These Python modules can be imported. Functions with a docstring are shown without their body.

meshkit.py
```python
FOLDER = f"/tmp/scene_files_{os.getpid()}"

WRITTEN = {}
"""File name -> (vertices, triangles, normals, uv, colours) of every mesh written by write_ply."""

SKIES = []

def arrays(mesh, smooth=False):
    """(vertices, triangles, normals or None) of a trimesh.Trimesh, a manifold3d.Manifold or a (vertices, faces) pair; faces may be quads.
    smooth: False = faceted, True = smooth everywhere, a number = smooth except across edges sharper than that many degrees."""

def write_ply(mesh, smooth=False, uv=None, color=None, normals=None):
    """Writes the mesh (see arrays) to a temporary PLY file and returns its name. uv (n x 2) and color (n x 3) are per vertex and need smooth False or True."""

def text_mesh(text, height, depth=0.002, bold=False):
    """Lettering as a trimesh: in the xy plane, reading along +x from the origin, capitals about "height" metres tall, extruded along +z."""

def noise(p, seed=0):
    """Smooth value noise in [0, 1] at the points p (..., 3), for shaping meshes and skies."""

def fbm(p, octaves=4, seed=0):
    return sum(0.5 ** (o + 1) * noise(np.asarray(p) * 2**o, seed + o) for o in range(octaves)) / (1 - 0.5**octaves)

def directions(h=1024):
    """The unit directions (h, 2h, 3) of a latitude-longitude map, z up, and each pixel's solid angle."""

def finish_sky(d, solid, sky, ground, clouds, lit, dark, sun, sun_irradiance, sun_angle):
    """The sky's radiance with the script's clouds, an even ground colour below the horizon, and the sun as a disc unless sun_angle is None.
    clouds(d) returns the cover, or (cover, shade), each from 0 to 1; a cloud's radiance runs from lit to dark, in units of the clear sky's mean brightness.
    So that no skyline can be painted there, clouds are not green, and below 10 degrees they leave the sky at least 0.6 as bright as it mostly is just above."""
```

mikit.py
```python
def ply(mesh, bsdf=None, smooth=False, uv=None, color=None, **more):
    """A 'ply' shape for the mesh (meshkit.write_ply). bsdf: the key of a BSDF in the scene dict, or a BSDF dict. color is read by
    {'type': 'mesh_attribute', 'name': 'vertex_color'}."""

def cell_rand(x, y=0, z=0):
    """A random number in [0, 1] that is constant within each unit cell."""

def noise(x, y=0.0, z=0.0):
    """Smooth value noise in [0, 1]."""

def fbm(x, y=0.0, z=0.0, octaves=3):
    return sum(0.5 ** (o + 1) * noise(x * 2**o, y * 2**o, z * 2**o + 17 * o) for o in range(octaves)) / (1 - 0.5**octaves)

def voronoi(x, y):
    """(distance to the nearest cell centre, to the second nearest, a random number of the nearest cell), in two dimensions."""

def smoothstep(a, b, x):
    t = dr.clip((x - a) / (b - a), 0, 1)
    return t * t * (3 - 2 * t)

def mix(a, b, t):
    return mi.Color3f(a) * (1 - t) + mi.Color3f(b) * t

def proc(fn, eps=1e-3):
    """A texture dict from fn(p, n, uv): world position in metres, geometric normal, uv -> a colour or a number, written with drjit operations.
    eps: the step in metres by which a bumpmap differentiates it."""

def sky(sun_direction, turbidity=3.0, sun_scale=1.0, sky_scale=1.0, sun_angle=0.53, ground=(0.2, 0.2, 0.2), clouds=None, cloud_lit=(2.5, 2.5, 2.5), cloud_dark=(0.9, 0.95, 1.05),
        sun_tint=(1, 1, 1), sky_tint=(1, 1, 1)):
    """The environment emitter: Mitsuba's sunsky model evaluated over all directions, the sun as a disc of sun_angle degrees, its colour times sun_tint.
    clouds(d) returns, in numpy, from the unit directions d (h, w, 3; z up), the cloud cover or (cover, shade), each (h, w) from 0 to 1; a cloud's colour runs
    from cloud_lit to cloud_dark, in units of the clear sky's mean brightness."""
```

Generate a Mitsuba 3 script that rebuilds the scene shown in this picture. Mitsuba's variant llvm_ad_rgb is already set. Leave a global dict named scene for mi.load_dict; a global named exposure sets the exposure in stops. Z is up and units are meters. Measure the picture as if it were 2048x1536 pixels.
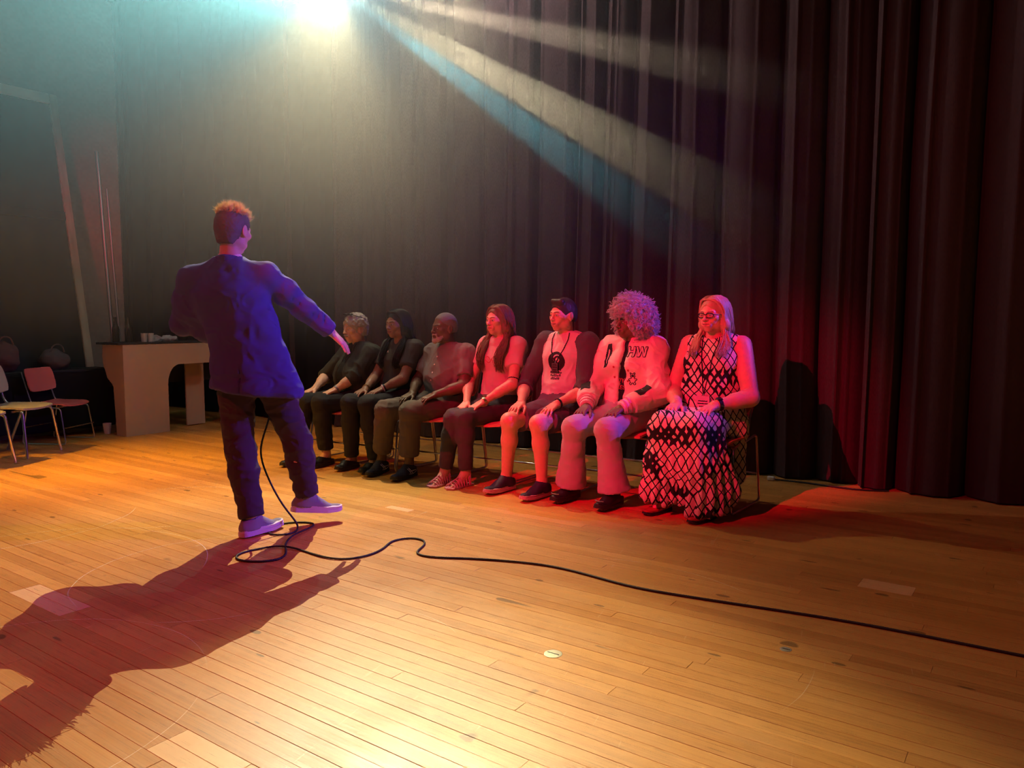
import math, numpy as np, trimesh, drjit as dr, mitsuba as mi, mikit, meshkit
from mikit import noise as mnoise, fbm as mfbm, proc, smoothstep, mix, cell_rand
T = mi.ScalarTransform4f
scene, labels = {}, {}
rng = np.random.default_rng(7)
V = lambda *a: np.array(a, float)
UP = V(0, 0, 1)

# ------------------------------------------------------------------ camera, haze, lights, exposure
DIM = 1 / 16  # every lamp is dimmed by this much, the exposure makes up for it
exposure = 3.7
CAM = V(0, 0, 1.2)
FW, RT = V(-.578, .816, 0), V(.816, .578, 0)
PITCH = math.atan(.0858)
AIM = FW * math.cos(PITCH) - V(0, 0, math.sin(PITCH))
# stage haze: a bank that hangs high around the lamps and thins out downwards and to the right
_z, _y, _x = np.meshgrid(np.linspace(.8, 6.2, 28), np.linspace(.2, 6.4, 22), np.linspace(-11, -.6, 32), indexing='ij')
_s = lambda a, b, t: np.clip((t - a) / (b - a), 0, 1) ** 2 * (3 - 2 * np.clip((t - a) / (b - a), 0, 1))
HAZE = (.16 * _s(.8, 1.3, _z) + .84 * _s(1.0, 2.9, _z)) * np.exp(-((_x + 5.5) / 3.7) ** 2) * _s(.2, 2.6, _y) * (1 - .85 * _s(-3.4, -.9, _x)) * (1 - _s(-1.6, -.7, _x)) * (1 - _s(5.2, 6.1, _z))
HAZE *= .75 + .5 * meshkit.fbm(np.stack([_x, _y, _z], -1) * .9, 3, 5)
scene['haze'] = {'type': 'heterogeneous', 'sigma_t': {'type': 'gridvolume', 'grid': mi.VolumeGrid(HAZE[..., None].astype(np.float32)), 'filter_type': 'trilinear',
                 'to_world': T().translate([-11, .2, .8]).scale([10.4, 6.2, 5.4])}, 'scale': .27, 'albedo': {'type': 'rgb', 'value': [.20, .20, .20]}, 'phase': {'type': 'hg', 'g': 0.2}}
scene['camera'] = {'type': 'perspective', 'fov': 67.3, 'fov_axis': 'x', 'near_clip': 0.05, 'far_clip': 100,
                   'to_world': T().look_at(origin=list(CAM), target=list(CAM + AIM), up=[0, 0, 1]), 'medium': {'type': 'ref', 'id': 'haze'}}
MAIN, CYAN, WHITE, NEAR = V(-5.34, 4.80, 4.11), V(-6.02, 4.72, 4.13), V(-5.62, 4.76, 4.07), V(-4.13, 4.80, 4.15)
def spot(name, pos, target, rgb, cutoff, beam, weight=1.0, gobo=None):
    scene[name] = {'type': 'spot', 'to_world': T().look_at(origin=list(map(float, pos)), target=list(map(float, target)), up=[0, 0, 1]),
                   'intensity': {'type': 'rgb', 'value': list(map(float, np.asarray(rgb) * DIM))}, 'cutoff_angle': float(cutoff), 'beam_width': float(beam), 'sampling_weight': float(weight)}
    if gobo is not None: scene[name]['texture'] = proc(gobo)
def lens_angle(uv, cutoff):
    """degrees off the axis, and above it, of a lamp's ray"""
    t = math.tan(math.radians(cutoff)); x, y = (uv.x - .5) * 2 * t, (uv.y - .5) * 2 * t
    return dr.atan(dr.sqrt(x * x + y * y)) * (180 / math.pi), dr.atan(x) * (180 / math.pi), dr.atan(y) * (180 / math.pi)
def red_profile(p, n, uv):
    a, x, y = lens_angle(uv, 58); core = .93 * (1 - smoothstep(9.2, 13.6, a)) * (1 - .8 * smoothstep(4.5, 9, y)); skirt = .125 * (1 - smoothstep(30, 57, a)) * (1 - .75 * smoothstep(12, 30, y))
    side = 1.0 * smoothstep(38, 42, x) * smoothstep(1, 10, y) * (1 - smoothstep(53, 57, a)) * (1 - smoothstep(21.5, 22.5, y - .10 * (x - 45)))
    return mi.Color3f(core + skirt + side)
def band(e, lo, hi, s): return smoothstep(lo, lo + s, e) * (1 - smoothstep(hi - s, hi, e))
MAIN_AXIS = V(.15, -.85, -.5) / np.linalg.norm(V(.15, -.85, -.5))
def main_profile(p, n, uv):
    """one spot in place of several lamps: the warm pool on the boards, a fan of narrow coloured shafts over the row, and a wash over the heads into the house, shaped to make the haze glow"""
    t = math.tan(math.radians(80)); lx, ly = (uv.x - .5) * 2 * t, (uv.y - .5) * 2 * t
    L = np.cross(UP, MAIN_AXIS); L /= np.linalg.norm(L); U = np.cross(MAIN_AXIS, L)
    d = dr.normalize(mi.Vector3f(*map(float, L)) * lx + mi.Vector3f(*map(float, U)) * ly + mi.Vector3f(*map(float, MAIN_AXIS)))
    deg = 180 / math.pi; el = dr.asin(dr.clip(d.z, -1, 1)) * deg; az = dr.atan2(d.x, -d.y) * deg          # az: 0 towards the house, 90 along +x
    a = V(-3.2, 2.2, 0) - MAIN; a /= np.linalg.norm(a); ang = dr.acos(dr.clip(dr.dot(d, mi.Vector3f(*map(float, a))), -1, 1)) * deg
    pool = mi.Color3f(1, .80, .40) * (AMBER * (.87 * (1 - smoothstep(14.5, 25.5, ang)) + .13 * (1 - smoothstep(29, 45, ang))))
    w = 1 - smoothstep(1.2, 2.6, dr.abs(az - 85.5)); st = .55 + .9 * mnoise(el * 2.3 + 7, 0, 0)
    fan = (mi.Color3f(.20, .72, .80) * .75 * band(el, -37.6, -33.2, .6) + mi.Color3f(1, .86, .52) * band(el, -33.6, -28.4, .8) + mi.Color3f(.8, .62, .42) * .8 * band(el, -23.8, -19.8, 1.2)) * (w * st * FAN)
    side = smoothstep(-30, 40, az); up = .006 + .994 * dr.power(smoothstep(-62, -2, el), 1.7)
    wash = mix((.55, 2.1, 1.95), (.85, 1.5, 1.55), side) * (up * (1 - smoothstep(4, 58, -az)) * (1 - smoothstep(50, 78, az)) * WASH)
    return (pool + fan + wash) / 4000.0
AMBER, FAN, WASH = 245, 7200, 430
spot('lamp_light_main', MAIN, MAIN + MAIN_AXIS, V(1, 1, 1) * 4000, 80, 79.8, 6.0, main_profile)
spot('lamp_light_near', NEAR, (-1.05, 1.45, 0), V(1, .86, .50) * 330, 13.5, 2, .4)
spot('lamp_light_teal', CYAN, (-3.4, 2.2, .6), V(.20, .85, .85) * 13, 34, 14, .4)
spot('lamp_light_far_amber', V(-7.4, -.4, 4.6), (-6.0, 3.25, 0), V(1, .48, .03) * 330, 17, 4, .4)
spot('front_light_red', V(-3.0, -1.0, 3.95), (-2.6, 4.7, .95), V(1, .0, .055) * 235, 58, 57.5, .9, red_profile)
spot('side_light_blue', V(.4, 5.62, 2.5), (-3.35, 2.88, 1.10), V(.30, .08, 1.0) * 105, 26, 7, .5)
scene['added_curtain_fill'] = {'type': 'point', 'position': [-4.4, 5.0, 4.45], 'intensity': {'type': 'rgb', 'value': [15 * DIM, 10.5 * DIM, 10 * DIM]}, 'sampling_weight': .4}  # unseen point light, added to bring out the curtain folds

# ------------------------------------------------------------------ mesh tools
def nrm(v): v = np.asarray(v, float); return v / (np.linalg.norm(v) + 1e-12)
def merge(ms): return trimesh.util.concatenate([m for m in ms if m is not None and len(m.faces)])
def box(sx, sy, sz, at=(0, 0, 0), bevel=0.0):
    if bevel <= 0:
        m = trimesh.creation.box((sx, sy, sz))
    else:
        a = [V(x, y, z) for x in (-1, 1) for y in (-1, 1) for z in (-1, 1)]
        h, b = V(sx, sy, sz) / 2, min(bevel, .45 * min(sx, sy, sz))
        pts = [s * h - s * b * (1 - V(*e)) for s in a for e in ((1, 0, 0), (0, 1, 0), (0, 0, 1))]
        m = trimesh.convex.convex_hull(np.array(pts))
    m.apply_translation(at); return m
def tube(pts, r, sides=8, closed=False, caps=True):
    p = np.asarray(pts, float); n = len(p); r = np.broadcast_to(r, (n,))
    t = (np.roll(p, -1, 0) - np.roll(p, 1, 0)) if closed else np.gradient(p, axis=0)
    t /= np.linalg.norm(t, axis=1, keepdims=True) + 1e-12
    a = np.zeros_like(p); ref = V(0, 0, 1) if abs(t[0, 2]) < .9 else V(1, 0, 0)
    for i in range(n):
        ref = nrm(ref - t[i] * (ref @ t[i])); a[i] = ref
    b = np.cross(t, a); ang = np.arange(sides) * 2 * np.pi / sides
    v = p[:, None] + r[:, None, None] * (np.cos(ang)[None, :, None] * a[:, None] + np.sin(ang)[None, :, None] * b[:, None])
    m = n if closed else n - 1
    i, j = np.meshgrid(np.arange(m), np.arange(sides), indexing='ij'); i2 = (i + 1) % n; j2 = (j + 1) % sides
    q = np.stack([i * sides + j, i * sides + j2, i2 * sides + j2, i2 * sides + j], -1).reshape(-1, 4)
    f = np.vstack([q[:, [0, 1, 2]], q[:, [0, 2, 3]]]); v = v.reshape(-1, 3)
    if caps and not closed:
        v = np.vstack([v, p[0], p[-1]]); j = np.arange(sides); j2 = (j + 1) % sides
        f = np.vstack([f, np.stack([j2, j, j * 0 + n * sides], 1), np.stack([(n - 1) * sides + j, (n - 1) * sides + j2, j * 0 + n * sides + 1], 1)])
    return trimesh.Trimesh(v, f, process=False)
def curve(pts, n=24, closed=False):
    from scipy.interpolate import CubicSpline
    p = np.asarray(pts, float)
    if closed: p = np.vstack([p, p[:1]])
    s = np.r_[0, np.cumsum(np.linalg.norm(np.diff(p, axis=0), axis=1) ** .6)]
    c = CubicSpline(s, p, bc_type='periodic' if closed else 'natural')
    return c(np.linspace(0, s[-1], n + (1 if closed else 0)))[:n]
def bent(pts, r, n=5):
    """polyline with rounded corners"""
    p = [np.asarray(x, float) for x in pts]; out = [p[0]]
    for a, b, c in zip(p, p[1:], p[2:]):
        q = min(r, .45 * np.linalg.norm(b - a), .45 * np.linalg.norm(c - b)); s, e = b + nrm(a - b) * q, b + nrm(c - b) * q
        for t in np.linspace(0, 1, n): out.append((1 - t) ** 2 * s + 2 * t * (1 - t) * b + t * t * e)
    return np.array(out + [p[-1]])
def lathe(profile, sides=24, at=(0, 0, 0)):
    m = trimesh.creation.revolve(np.array(profile, float), sections=sides); m.apply_translation(at); return m
def extrude(poly, h, M=None):
    m = trimesh.creation.extrude_polygon(poly, h, engine='earcut')
    if M is not None: m.apply_transform(M)
    return m
def frame(o, x, y, z):
    M = np.eye(4); M[:3, 0], M[:3, 1], M[:3, 2], M[:3, 3] = x, y, z, o; return M
def ball(c, r, sub=2):
    m = trimesh.creation.icosphere(sub, 1.0); m.apply_scale(np.broadcast_to(r, (3,))); m.apply_translation(c); return m

# ------------------------------------------------------------------ signed distance modelling
class SDF:
    """A list of soft primitives on a grid: unions and cuts, polygonised with surface nets."""
    def __init__(s): s.ops, s.cuts = [], []
    def cap(s, a, b, ra, rb, k=.02, flat=False, op=1):
        a, b = np.asarray(a, float), np.asarray(b, float); ab = b - a; L = max(ab @ ab, 1e-9); u = ab / math.sqrt(L)
        def d(p):
            q = p - a; t = np.clip(q @ ab / L, 0, 1); e = q - t[:, None] * ab
            x = np.sqrt(np.einsum('ij,ij->i', e, e)) - (ra + (rb - ra) * t)
            return np.maximum(x, (p - b) @ u) if flat else x
        m = max(ra, rb); s.ops.append((d, np.minimum(a, b) - m, np.maximum(a, b) + m, k, op)); return s
    def ecap(s, a, b, wa, wb, da, db, side, k=.03, op=1):
        a, b = np.asarray(a, float), np.asarray(b, float); ab = b - a; L = max(ab @ ab, 1e-9); ax = ab / math.sqrt(L)
        sd = nrm(np.asarray(side, float) - ax * (ax @ side)); fw = np.cross(ax, sd)
        def d(p):
            q = p - a; t = np.clip(q @ ab / L, 0, 1); e = q - t[:, None] * ab
            w, g = wa + (wb - wa) * t, da + (db - da) * t
            x, y, z = e @ sd, e @ fw, e @ ax
            k0 = np.sqrt((x / w) ** 2 + (y / g) ** 2 + (z / g) ** 2); k1 = np.sqrt((x / w ** 2) ** 2 + (y / g ** 2) ** 2 + (z / g ** 2) ** 2)
            return np.where(k1 > 1e-6, k0 * (k0 - 1) / np.maximum(k1, 1e-6), -np.minimum(w, g))
        m = max(wa, wb, da, db); s.ops.append((d, np.minimum(a, b) - m, np.maximum(a, b) + m, k, op)); return s
    def ell(s, c, r, R=None, k=.01, op=1):
        c = np.asarray(c, float); r = np.broadcast_to(np.asarray(r, float), (3,)); R = np.eye(3) if R is None else R
        def d(p):
            q = (p - c) @ R; k0 = np.sqrt(((q / r) ** 2).sum(1)); k1 = np.sqrt(((q / r ** 2) ** 2).sum(1))
            return np.where(k1 > 1e-6, k0 * (k0 - 1) / np.maximum(k1, 1e-6), -r.min())
        m = r.max(); s.ops.append((d, c - m, c + m, k, op)); return s
    def cut(s, o, n): s.cuts.append((np.asarray(o, float), nrm(n))); return s
    def bounds(s, pad):
        u = [o for o in s.ops if o[4] > 0]
        return np.min([o[1] for o in u], 0) - pad, np.max([o[2] for o in u], 0) + pad
    def field(s, lo, hi, h):
        n = np.ceil((hi - lo) / h).astype(int) + 1
        ax = [lo[i] + h * np.arange(n[i]) for i in range(3)]
        D = np.full(n, .2, np.float32)
        for d, a, b, k, op in s.ops:
            m = k + 3 * h + .012
            i0 = np.maximum(np.floor((a - m - lo) / h).astype(int), 0); i1 = np.minimum(np.ceil((b + m - lo) / h).astype(int) + 1, n)
            if (i1 <= i0).any(): continue
            g = np.stack(np.meshgrid(*[ax[i][i0[i]:i1[i]] for i in range(3)], indexing='ij'), -1).reshape(-1, 3)
            v = d(g).reshape(i1 - i0).astype(np.float32); sl = tuple(slice(x, y) for x, y in zip(i0, i1)); E = D[sl]
            if op > 0:
                q = np.clip(.5 + .5 * (E - v) / k, 0, 1); D[sl] = E * (1 - q) + v * q - k * q * (1 - q)
            else:
                q = np.clip(.5 - .5 * (E + v) / k, 0, 1); D[sl] = E * (1 - q) - v * q + k * q * (1 - q)
        for o, nn in s.cuts:
            g = (ax[0] - o[0])[:, None, None] * nn[0] + (ax[1] - o[1])[None, :, None] * nn[1] + (ax[2] - o[2])[None, None] * nn[2]
            D = np.maximum(D, g.astype(np.float32))
        return D
    def mesh(s, h=.007, lo=None, hi=None):
        if lo is None: lo, hi = s.bounds(3 * h)
        lo, hi = np.asarray(lo, float), np.asarray(hi, float)
        return nets(s.field(lo, hi, h), lo, h)
def nets(D, lo, h):
    sgn = D < 0; c = np.zeros(np.array(D.shape) - 1, np.int8)
    for i, j, k in np.ndindex(2, 2, 2): c += sgn[i:D.shape[0] - 1 + i, j:D.shape[1] - 1 + j, k:D.shape[2] - 1 + k]
    act = (c > 0) & (c < 8); I = np.argwhere(act)
    if not len(I): return trimesh.Trimesh()
    idx = np.full(c.shape, -1, np.int64); idx[act] = np.arange(len(I))
    P, W = np.zeros((len(I), 3)), np.zeros(len(I))
    cor = [np.array(x) for x in np.ndindex(2, 2, 2)]; val = {tuple(x): D[I[:, 0] + x[0], I[:, 1] + x[1], I[:, 2] + x[2]] for x in cor}
    for x in cor:
        for a in range(3):
            if x[a] == 0:
                y = x.copy(); y[a] = 1; d0, d1 = val[tuple(x)], val[tuple(y)]; m = (d0 < 0) != (d1 < 0)
                t = np.where(m, d0 / np.where(m, d0 - d1, 1), 0); q = x[None] + t[:, None] * (y - x)[None]
                P += q * m[:, None]; W += m
    v = lo + h * (I + P / W[:, None]); F = []
    for a in range(3):
        b, e = (a + 1) % 3, (a + 2) % 3
        s0 = [slice(None)] * 3; s1 = [slice(None)] * 3; s0[a], s1[a] = slice(0, -1), slice(1, None)
        for x in (b, e): s0[x] = s1[x] = slice(1, -1)
        A, B = sgn[tuple(s0)], sgn[tuple(s1)]; ch = np.argwhere(A != B)
        if not len(ch): continue
        ins = A[ch[:, 0], ch[:, 1], ch[:, 2]]; base = ch.copy(); base[:, b] += 1; base[:, e] += 1
        def at(db, de):
            q = base.copy(); q[:, b] += db; q[:, e] += de; return idx[q[:, 0], q[:, 1], q[:, 2]]
        q = np.stack([at(-1, -1), at(0, -1), at(0, 0), at(-1, 0)], 1); q[~ins] = q[~ins][:, ::-1]; F.append(q)
    F = np.vstack(F); F = F[(F >= 0).all(1)]
    return trimesh.Trimesh(v, np.vstack([F[:, [0, 1, 2]], F[:, [0, 2, 3]]]), process=False)
def vnorm(m):
    n = np.zeros_like(m.vertices); v, f = m.vertices, m.faces; x = np.cross(v[f[:, 1]] - v[f[:, 0]], v[f[:, 2]] - v[f[:, 0]])
    for k in range(3): np.add.at(n, f[:, k], x)
    return n / (np.linalg.norm(n, axis=1, keepdims=True) + 1e-12)
def wrinkle(m, amp, freq=(9, 9, 6), seed=0, octaves=2):
    """cloth folds: ridged noise along the normal"""
    p = np.asarray(m.vertices) * np.asarray(freq, float); w = meshkit.noise(p + 3 * meshkit.noise(p * .6, seed + 5)[:, None], seed)
    w2 = meshkit.noise(p * V(2.9, 2.9, 2.0) + 2.2 * meshkit.noise(p * 1.3, seed + 21)[:, None], seed + 13); r = 1 - np.abs(2 * w - 1) + .55 * (.5 - np.abs(2 * w2 - 1)) + .3 * (meshkit.noise(p * 2.3, seed + 9) - .5)
    return trimesh.Trimesh(m.vertices + vnorm(m) * (amp * (r - .5))[:, None], m.faces, process=False)
def roughen(m, amp, freq, seed=0):
    p = np.asarray(m.vertices) * np.asarray(freq, float)
    return trimesh.Trimesh(m.vertices + vnorm(m) * (amp * (meshkit.noise(p, seed) + .5 * meshkit.noise(p * 2.1, seed + 3) - .7))[:, None], m.faces, process=False)

# ------------------------------------------------------------------ naming
def numbered(k):
    if k not in scene and k not in labels and not any(x.startswith(k + '__') for x in scene): return k
    i = 1
    while True:
        q = f'{k}_{i:03d}'
        if q not in scene and q not in labels and not any(x.startswith(q + '__') for x in scene): return q
        i += 1
def thing(name, label, cat, group=None):
    k = numbered(name); labels[k] = {'label': label, 'category': cat}
    if group: labels[k]['group'] = group
    return k
def part(parent, name, mesh, bsdf, smooth=False, label=None, kind=None, **kw):
    k = numbered(f'{parent}__{name}') if parent else numbered(name)
    scene[k] = mikit.ply(mesh, bsdf, smooth=smooth, **kw)
    if label: labels.setdefault(k, {})['label'] = label
    if kind: labels.setdefault(k, {})['kind'] = kind
    return k
def solo(name, mesh, bsdf, label, cat, smooth=False, group=None, **kw):
    k = thing(name, label, cat, group); scene[k] = mikit.ply(mesh, bsdf, smooth=smooth, **kw); return k
def struct(name, mesh, bsdf, smooth=False, **kw):
    scene[name] = mikit.ply(mesh, bsdf, smooth=smooth, **kw); labels[name] = {'kind': 'structure'}; return name

# ------------------------------------------------------------------ materials
def mat(name, rgb, rough=.6, metal=0.0, spec=.5, **kw):
    d = {'type': 'principled', 'base_color': {'type': 'rgb', 'value': list(map(float, rgb))} if not isinstance(rgb, dict) else rgb, 'roughness': float(rough), 'specular': float(spec)}
    if metal: d['metallic'] = float(metal)
    d.update(kw); scene[name] = {'type': 'twosided', 'bsdf': d}; return name
def cloth(name, rgb, rough=.85): return mat(name, rgb, rough, spec=.2)
VC = {'type': 'mesh_attribute', 'name': 'vertex_color'}
mat('skin', VC, .48, spec=.35)
mat('skin_eye', VC, .12, spec=.6)
mat('chrome', (.72, .72, .74), .16, metal=1.0)
mat('dull_steel', (.42, .42, .43), .35, metal=1.0)
mat('black_plastic', (.012, .012, .014), .35)
mat('black_paint', (.016, .016, .017), .55)
mat('black_cloth_flat', (.012, .012, .014), .95, spec=.1)
mat('shadow_black', (.008, .008, .009), .95, spec=.05)
mat('rubber', (.02, .02, .022), .6)
mat('white_plastic', (.72, .72, .70), .4)
mat('gold', (.75, .55, .25), .25, metal=1.0)
# ------------------------------------------------------------------ the stage
def wood(p, n, uv):
    a, b = uv.x, uv.y
    fine = mnoise(p.x * 2.2 + b * 60, p.y * 520 + b * 900, 0); mid = mnoise(p.x * 1.1 + b * 31, p.y * 170 + a * 300, 3); wide = mfbm(p.x * .9 + b * 17, p.y * 42 + b * 200, 5)
    g = .5 * fine + .3 * mid + .35 * wide
    t = dr.minimum(a, 1.0)
    base = mix((.38, .155, .030), (.60, .295, .072), dr.clip(.15 + t * .62 + (g - .55) * .55, 0, 1))
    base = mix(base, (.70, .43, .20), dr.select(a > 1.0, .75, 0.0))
    pore = smoothstep(.80, .95, mnoise(p.x * 9 + b * 40, p.y * 900, 2))
    base = base * (1 - .35 * pore)
    grime = smoothstep(.52, .78, mfbm(p.x * 1.3, p.y * 1.3, 9)); base = base * (1 - .16 * grime)
    spots = smoothstep(.945, .965, mnoise(p.x * 5.3, p.y * 17.0, 21)); base = base * (1 - .55 * spots)
    s = 0.0
    for cx, cy, r, w in ((-3.2, 2.1, .62, .0030), (-2.05, 1.9, .38, .0022), (-3.9, 1.5, .85, .0030), (-4.6, 2.7, .55, .0035), (-1.5, 2.5, .9, .0022), (-2.7, .9, .7, .0022), (-5.2, 1.9, .8, .0035)):
        dx, dy = p.x - cx, p.y - cy; rad = dr.sqrt(dx * dx + dy * dy) + .02 * mnoise(p.x * 6, p.y * 6, cx)
        s = dr.maximum(s, (1 - smoothstep(w * .5, w, dr.abs(rad - r))) * smoothstep(.52, .66, mnoise(dx * 2.2 + cx * 7, dy * 2.2, cy)))
    base = mix(base, (.66, .48, .30), .8 * s)
    fine_scr = smoothstep(.93, .99, mnoise(p.x * 60 + p.y * 14, p.y * 7 - p.x * 3, 31)); return mix(base, (.62, .42, .22), .25 * fine_scr)
def wood_rough(p, n, uv): return .30 + .16 * mfbm(p.x * 5, p.y * 9, 4) + .10 * mnoise(p.x * 3, p.y * 400, 1)
mat('stage_wood', proc(wood), proc(wood_rough) if False else .36, spec=.5)
scene['stage_wood']['bsdf']['roughness'] = proc(wood_rough)
mat('under_floor', (.03, .015, .008), .9)
struct('floor', box(20, 17, .10, (-2.5, -1.6, -.064)), 'under_floor')
g = np.random.default_rng(11); PW = .064; planks = []
def plank(x0, x1, y0, tone):
    gp, ch = .0004, .0007; z1 = g.uniform(-.0004, .0004); z0 = -.0139
    a, b, c, d = x0 + gp, x1 - gp, y0 + gp, y0 + PW - gp
    def ring(i, z): return [(a + i, c + i, z), (b - i, c + i, z), (b - i, d - i, z), (a + i, d - i, z)]
    v = np.array(ring(0, z0) + ring(0, z1 - ch) + ring(ch, z1)); f = [[8, 9, 10], [8, 10, 11]]
    for k in (0, 4):
        for i in range(4): j = (i + 1) % 4; f += [[k + i, k + j, k + 4 + j], [k + i, k + 4 + j, k + 4 + i]]
    return trimesh.Trimesh(v, np.array(f), process=False), (tone, g.uniform())
def scr_area(x0, x1, y0):
    q = []
    for x, y in ((x0, y0), (x1, y0), (x1, y0 + PW), (x0, y0 + PW)):
        d = V(x, y, 0) - CAM; D = d @ FW
        if D < .8: return 0
        q.append((np.clip(1024 + 1537 * (d @ RT) / D, 0, 2048), np.clip(636 + 1537 * 1.2 / D, 0, 1536)))
    q = np.array(q); x, y = q[:, 0], q[:, 1]; return .5 * abs(x @ np.roll(y, 1) - y @ np.roll(x, 1))
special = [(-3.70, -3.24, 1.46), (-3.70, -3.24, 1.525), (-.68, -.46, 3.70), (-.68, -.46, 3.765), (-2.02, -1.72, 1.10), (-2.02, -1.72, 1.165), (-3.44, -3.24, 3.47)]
for r in range(int(7.4 / PW)):
    y0 = -.9 + r * PW; x = -11.4 + g.uniform(-2, 0); cuts = []
    while x < 3.6:
        L = g.choice([g.uniform(.5, 1.2), g.uniform(1.4, 2.6), g.uniform(2.6, 4.6)], p=[.15, .4, .45]); cuts.append((x, x + L)); x += L
    for s0, s1, sy in special:
        if y0 <= sy < y0 + PW:
            cuts = [q for c0, c1 in cuts for q in ([(c0, min(c1, s0))] if c0 < s0 else []) + ([(max(c0, s1), c1)] if c1 > s1 else []) if q[1] - q[0] > .02] + [(s0, s1)]
    for c0, c1 in cuts:
        sp = any(abs(c0 - s[0]) < 1e-6 and y0 <= s[2] < y0 + PW for s in special)
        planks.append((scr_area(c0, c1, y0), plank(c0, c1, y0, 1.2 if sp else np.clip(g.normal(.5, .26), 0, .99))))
planks.sort(key=lambda q: -q[0]); rest = []
for i, (ar, (m, uv)) in enumerate(planks):
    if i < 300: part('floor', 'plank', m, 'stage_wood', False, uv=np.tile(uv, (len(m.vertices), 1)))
    else: rest.append((m, uv))
rm = merge([m for m, _ in rest]); part('floor', 'far_planks', rm, 'stage_wood', False, kind='stuff', label='rows of narrow stage floorboards', uv=np.vstack([np.tile(uv, (len(m.vertices), 1)) for m, uv in rest]))

def plaster(p, n, uv): return mix((.30, .22, .19), (.40, .30, .25), mfbm(p.x * 2 + p.y * 2, p.z * 2, 3)) * (1 - .10 * mnoise(p.y * 40, p.z * 40, 7))
mat('side_plaster', proc(plaster), .9, spec=.2)
mat('house_black', (.022, .020, .020), .95, spec=.1)
struct('wall_left', box(.25, 13.9, 8, (-9.325, -2.05, 3.98)), 'side_plaster')
struct('wall_back', box(20, .2, 8, (-2.5, 6.8, 3.98)), 'house_black')
struct('wall_wing', box(.2, 2.2, 8, (-12.4, 5.7, 3.98)), 'house_black')
struct('wall_wing_front', box(3.0, .2, 8, (-10.95, 4.5, 3.98)), 'house_black')
struct('wall_right', box(.2, 17, 8, (7.2, -1.6, 3.98)), 'house_black')
struct('wall_front', box(20, .2, 8, (-2.5, -9.6, 3.98)), 'house_black')
struct('ceiling', box(20, 17, .2, (-2.5, -1.6, 8.05)), 'house_black')

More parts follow.
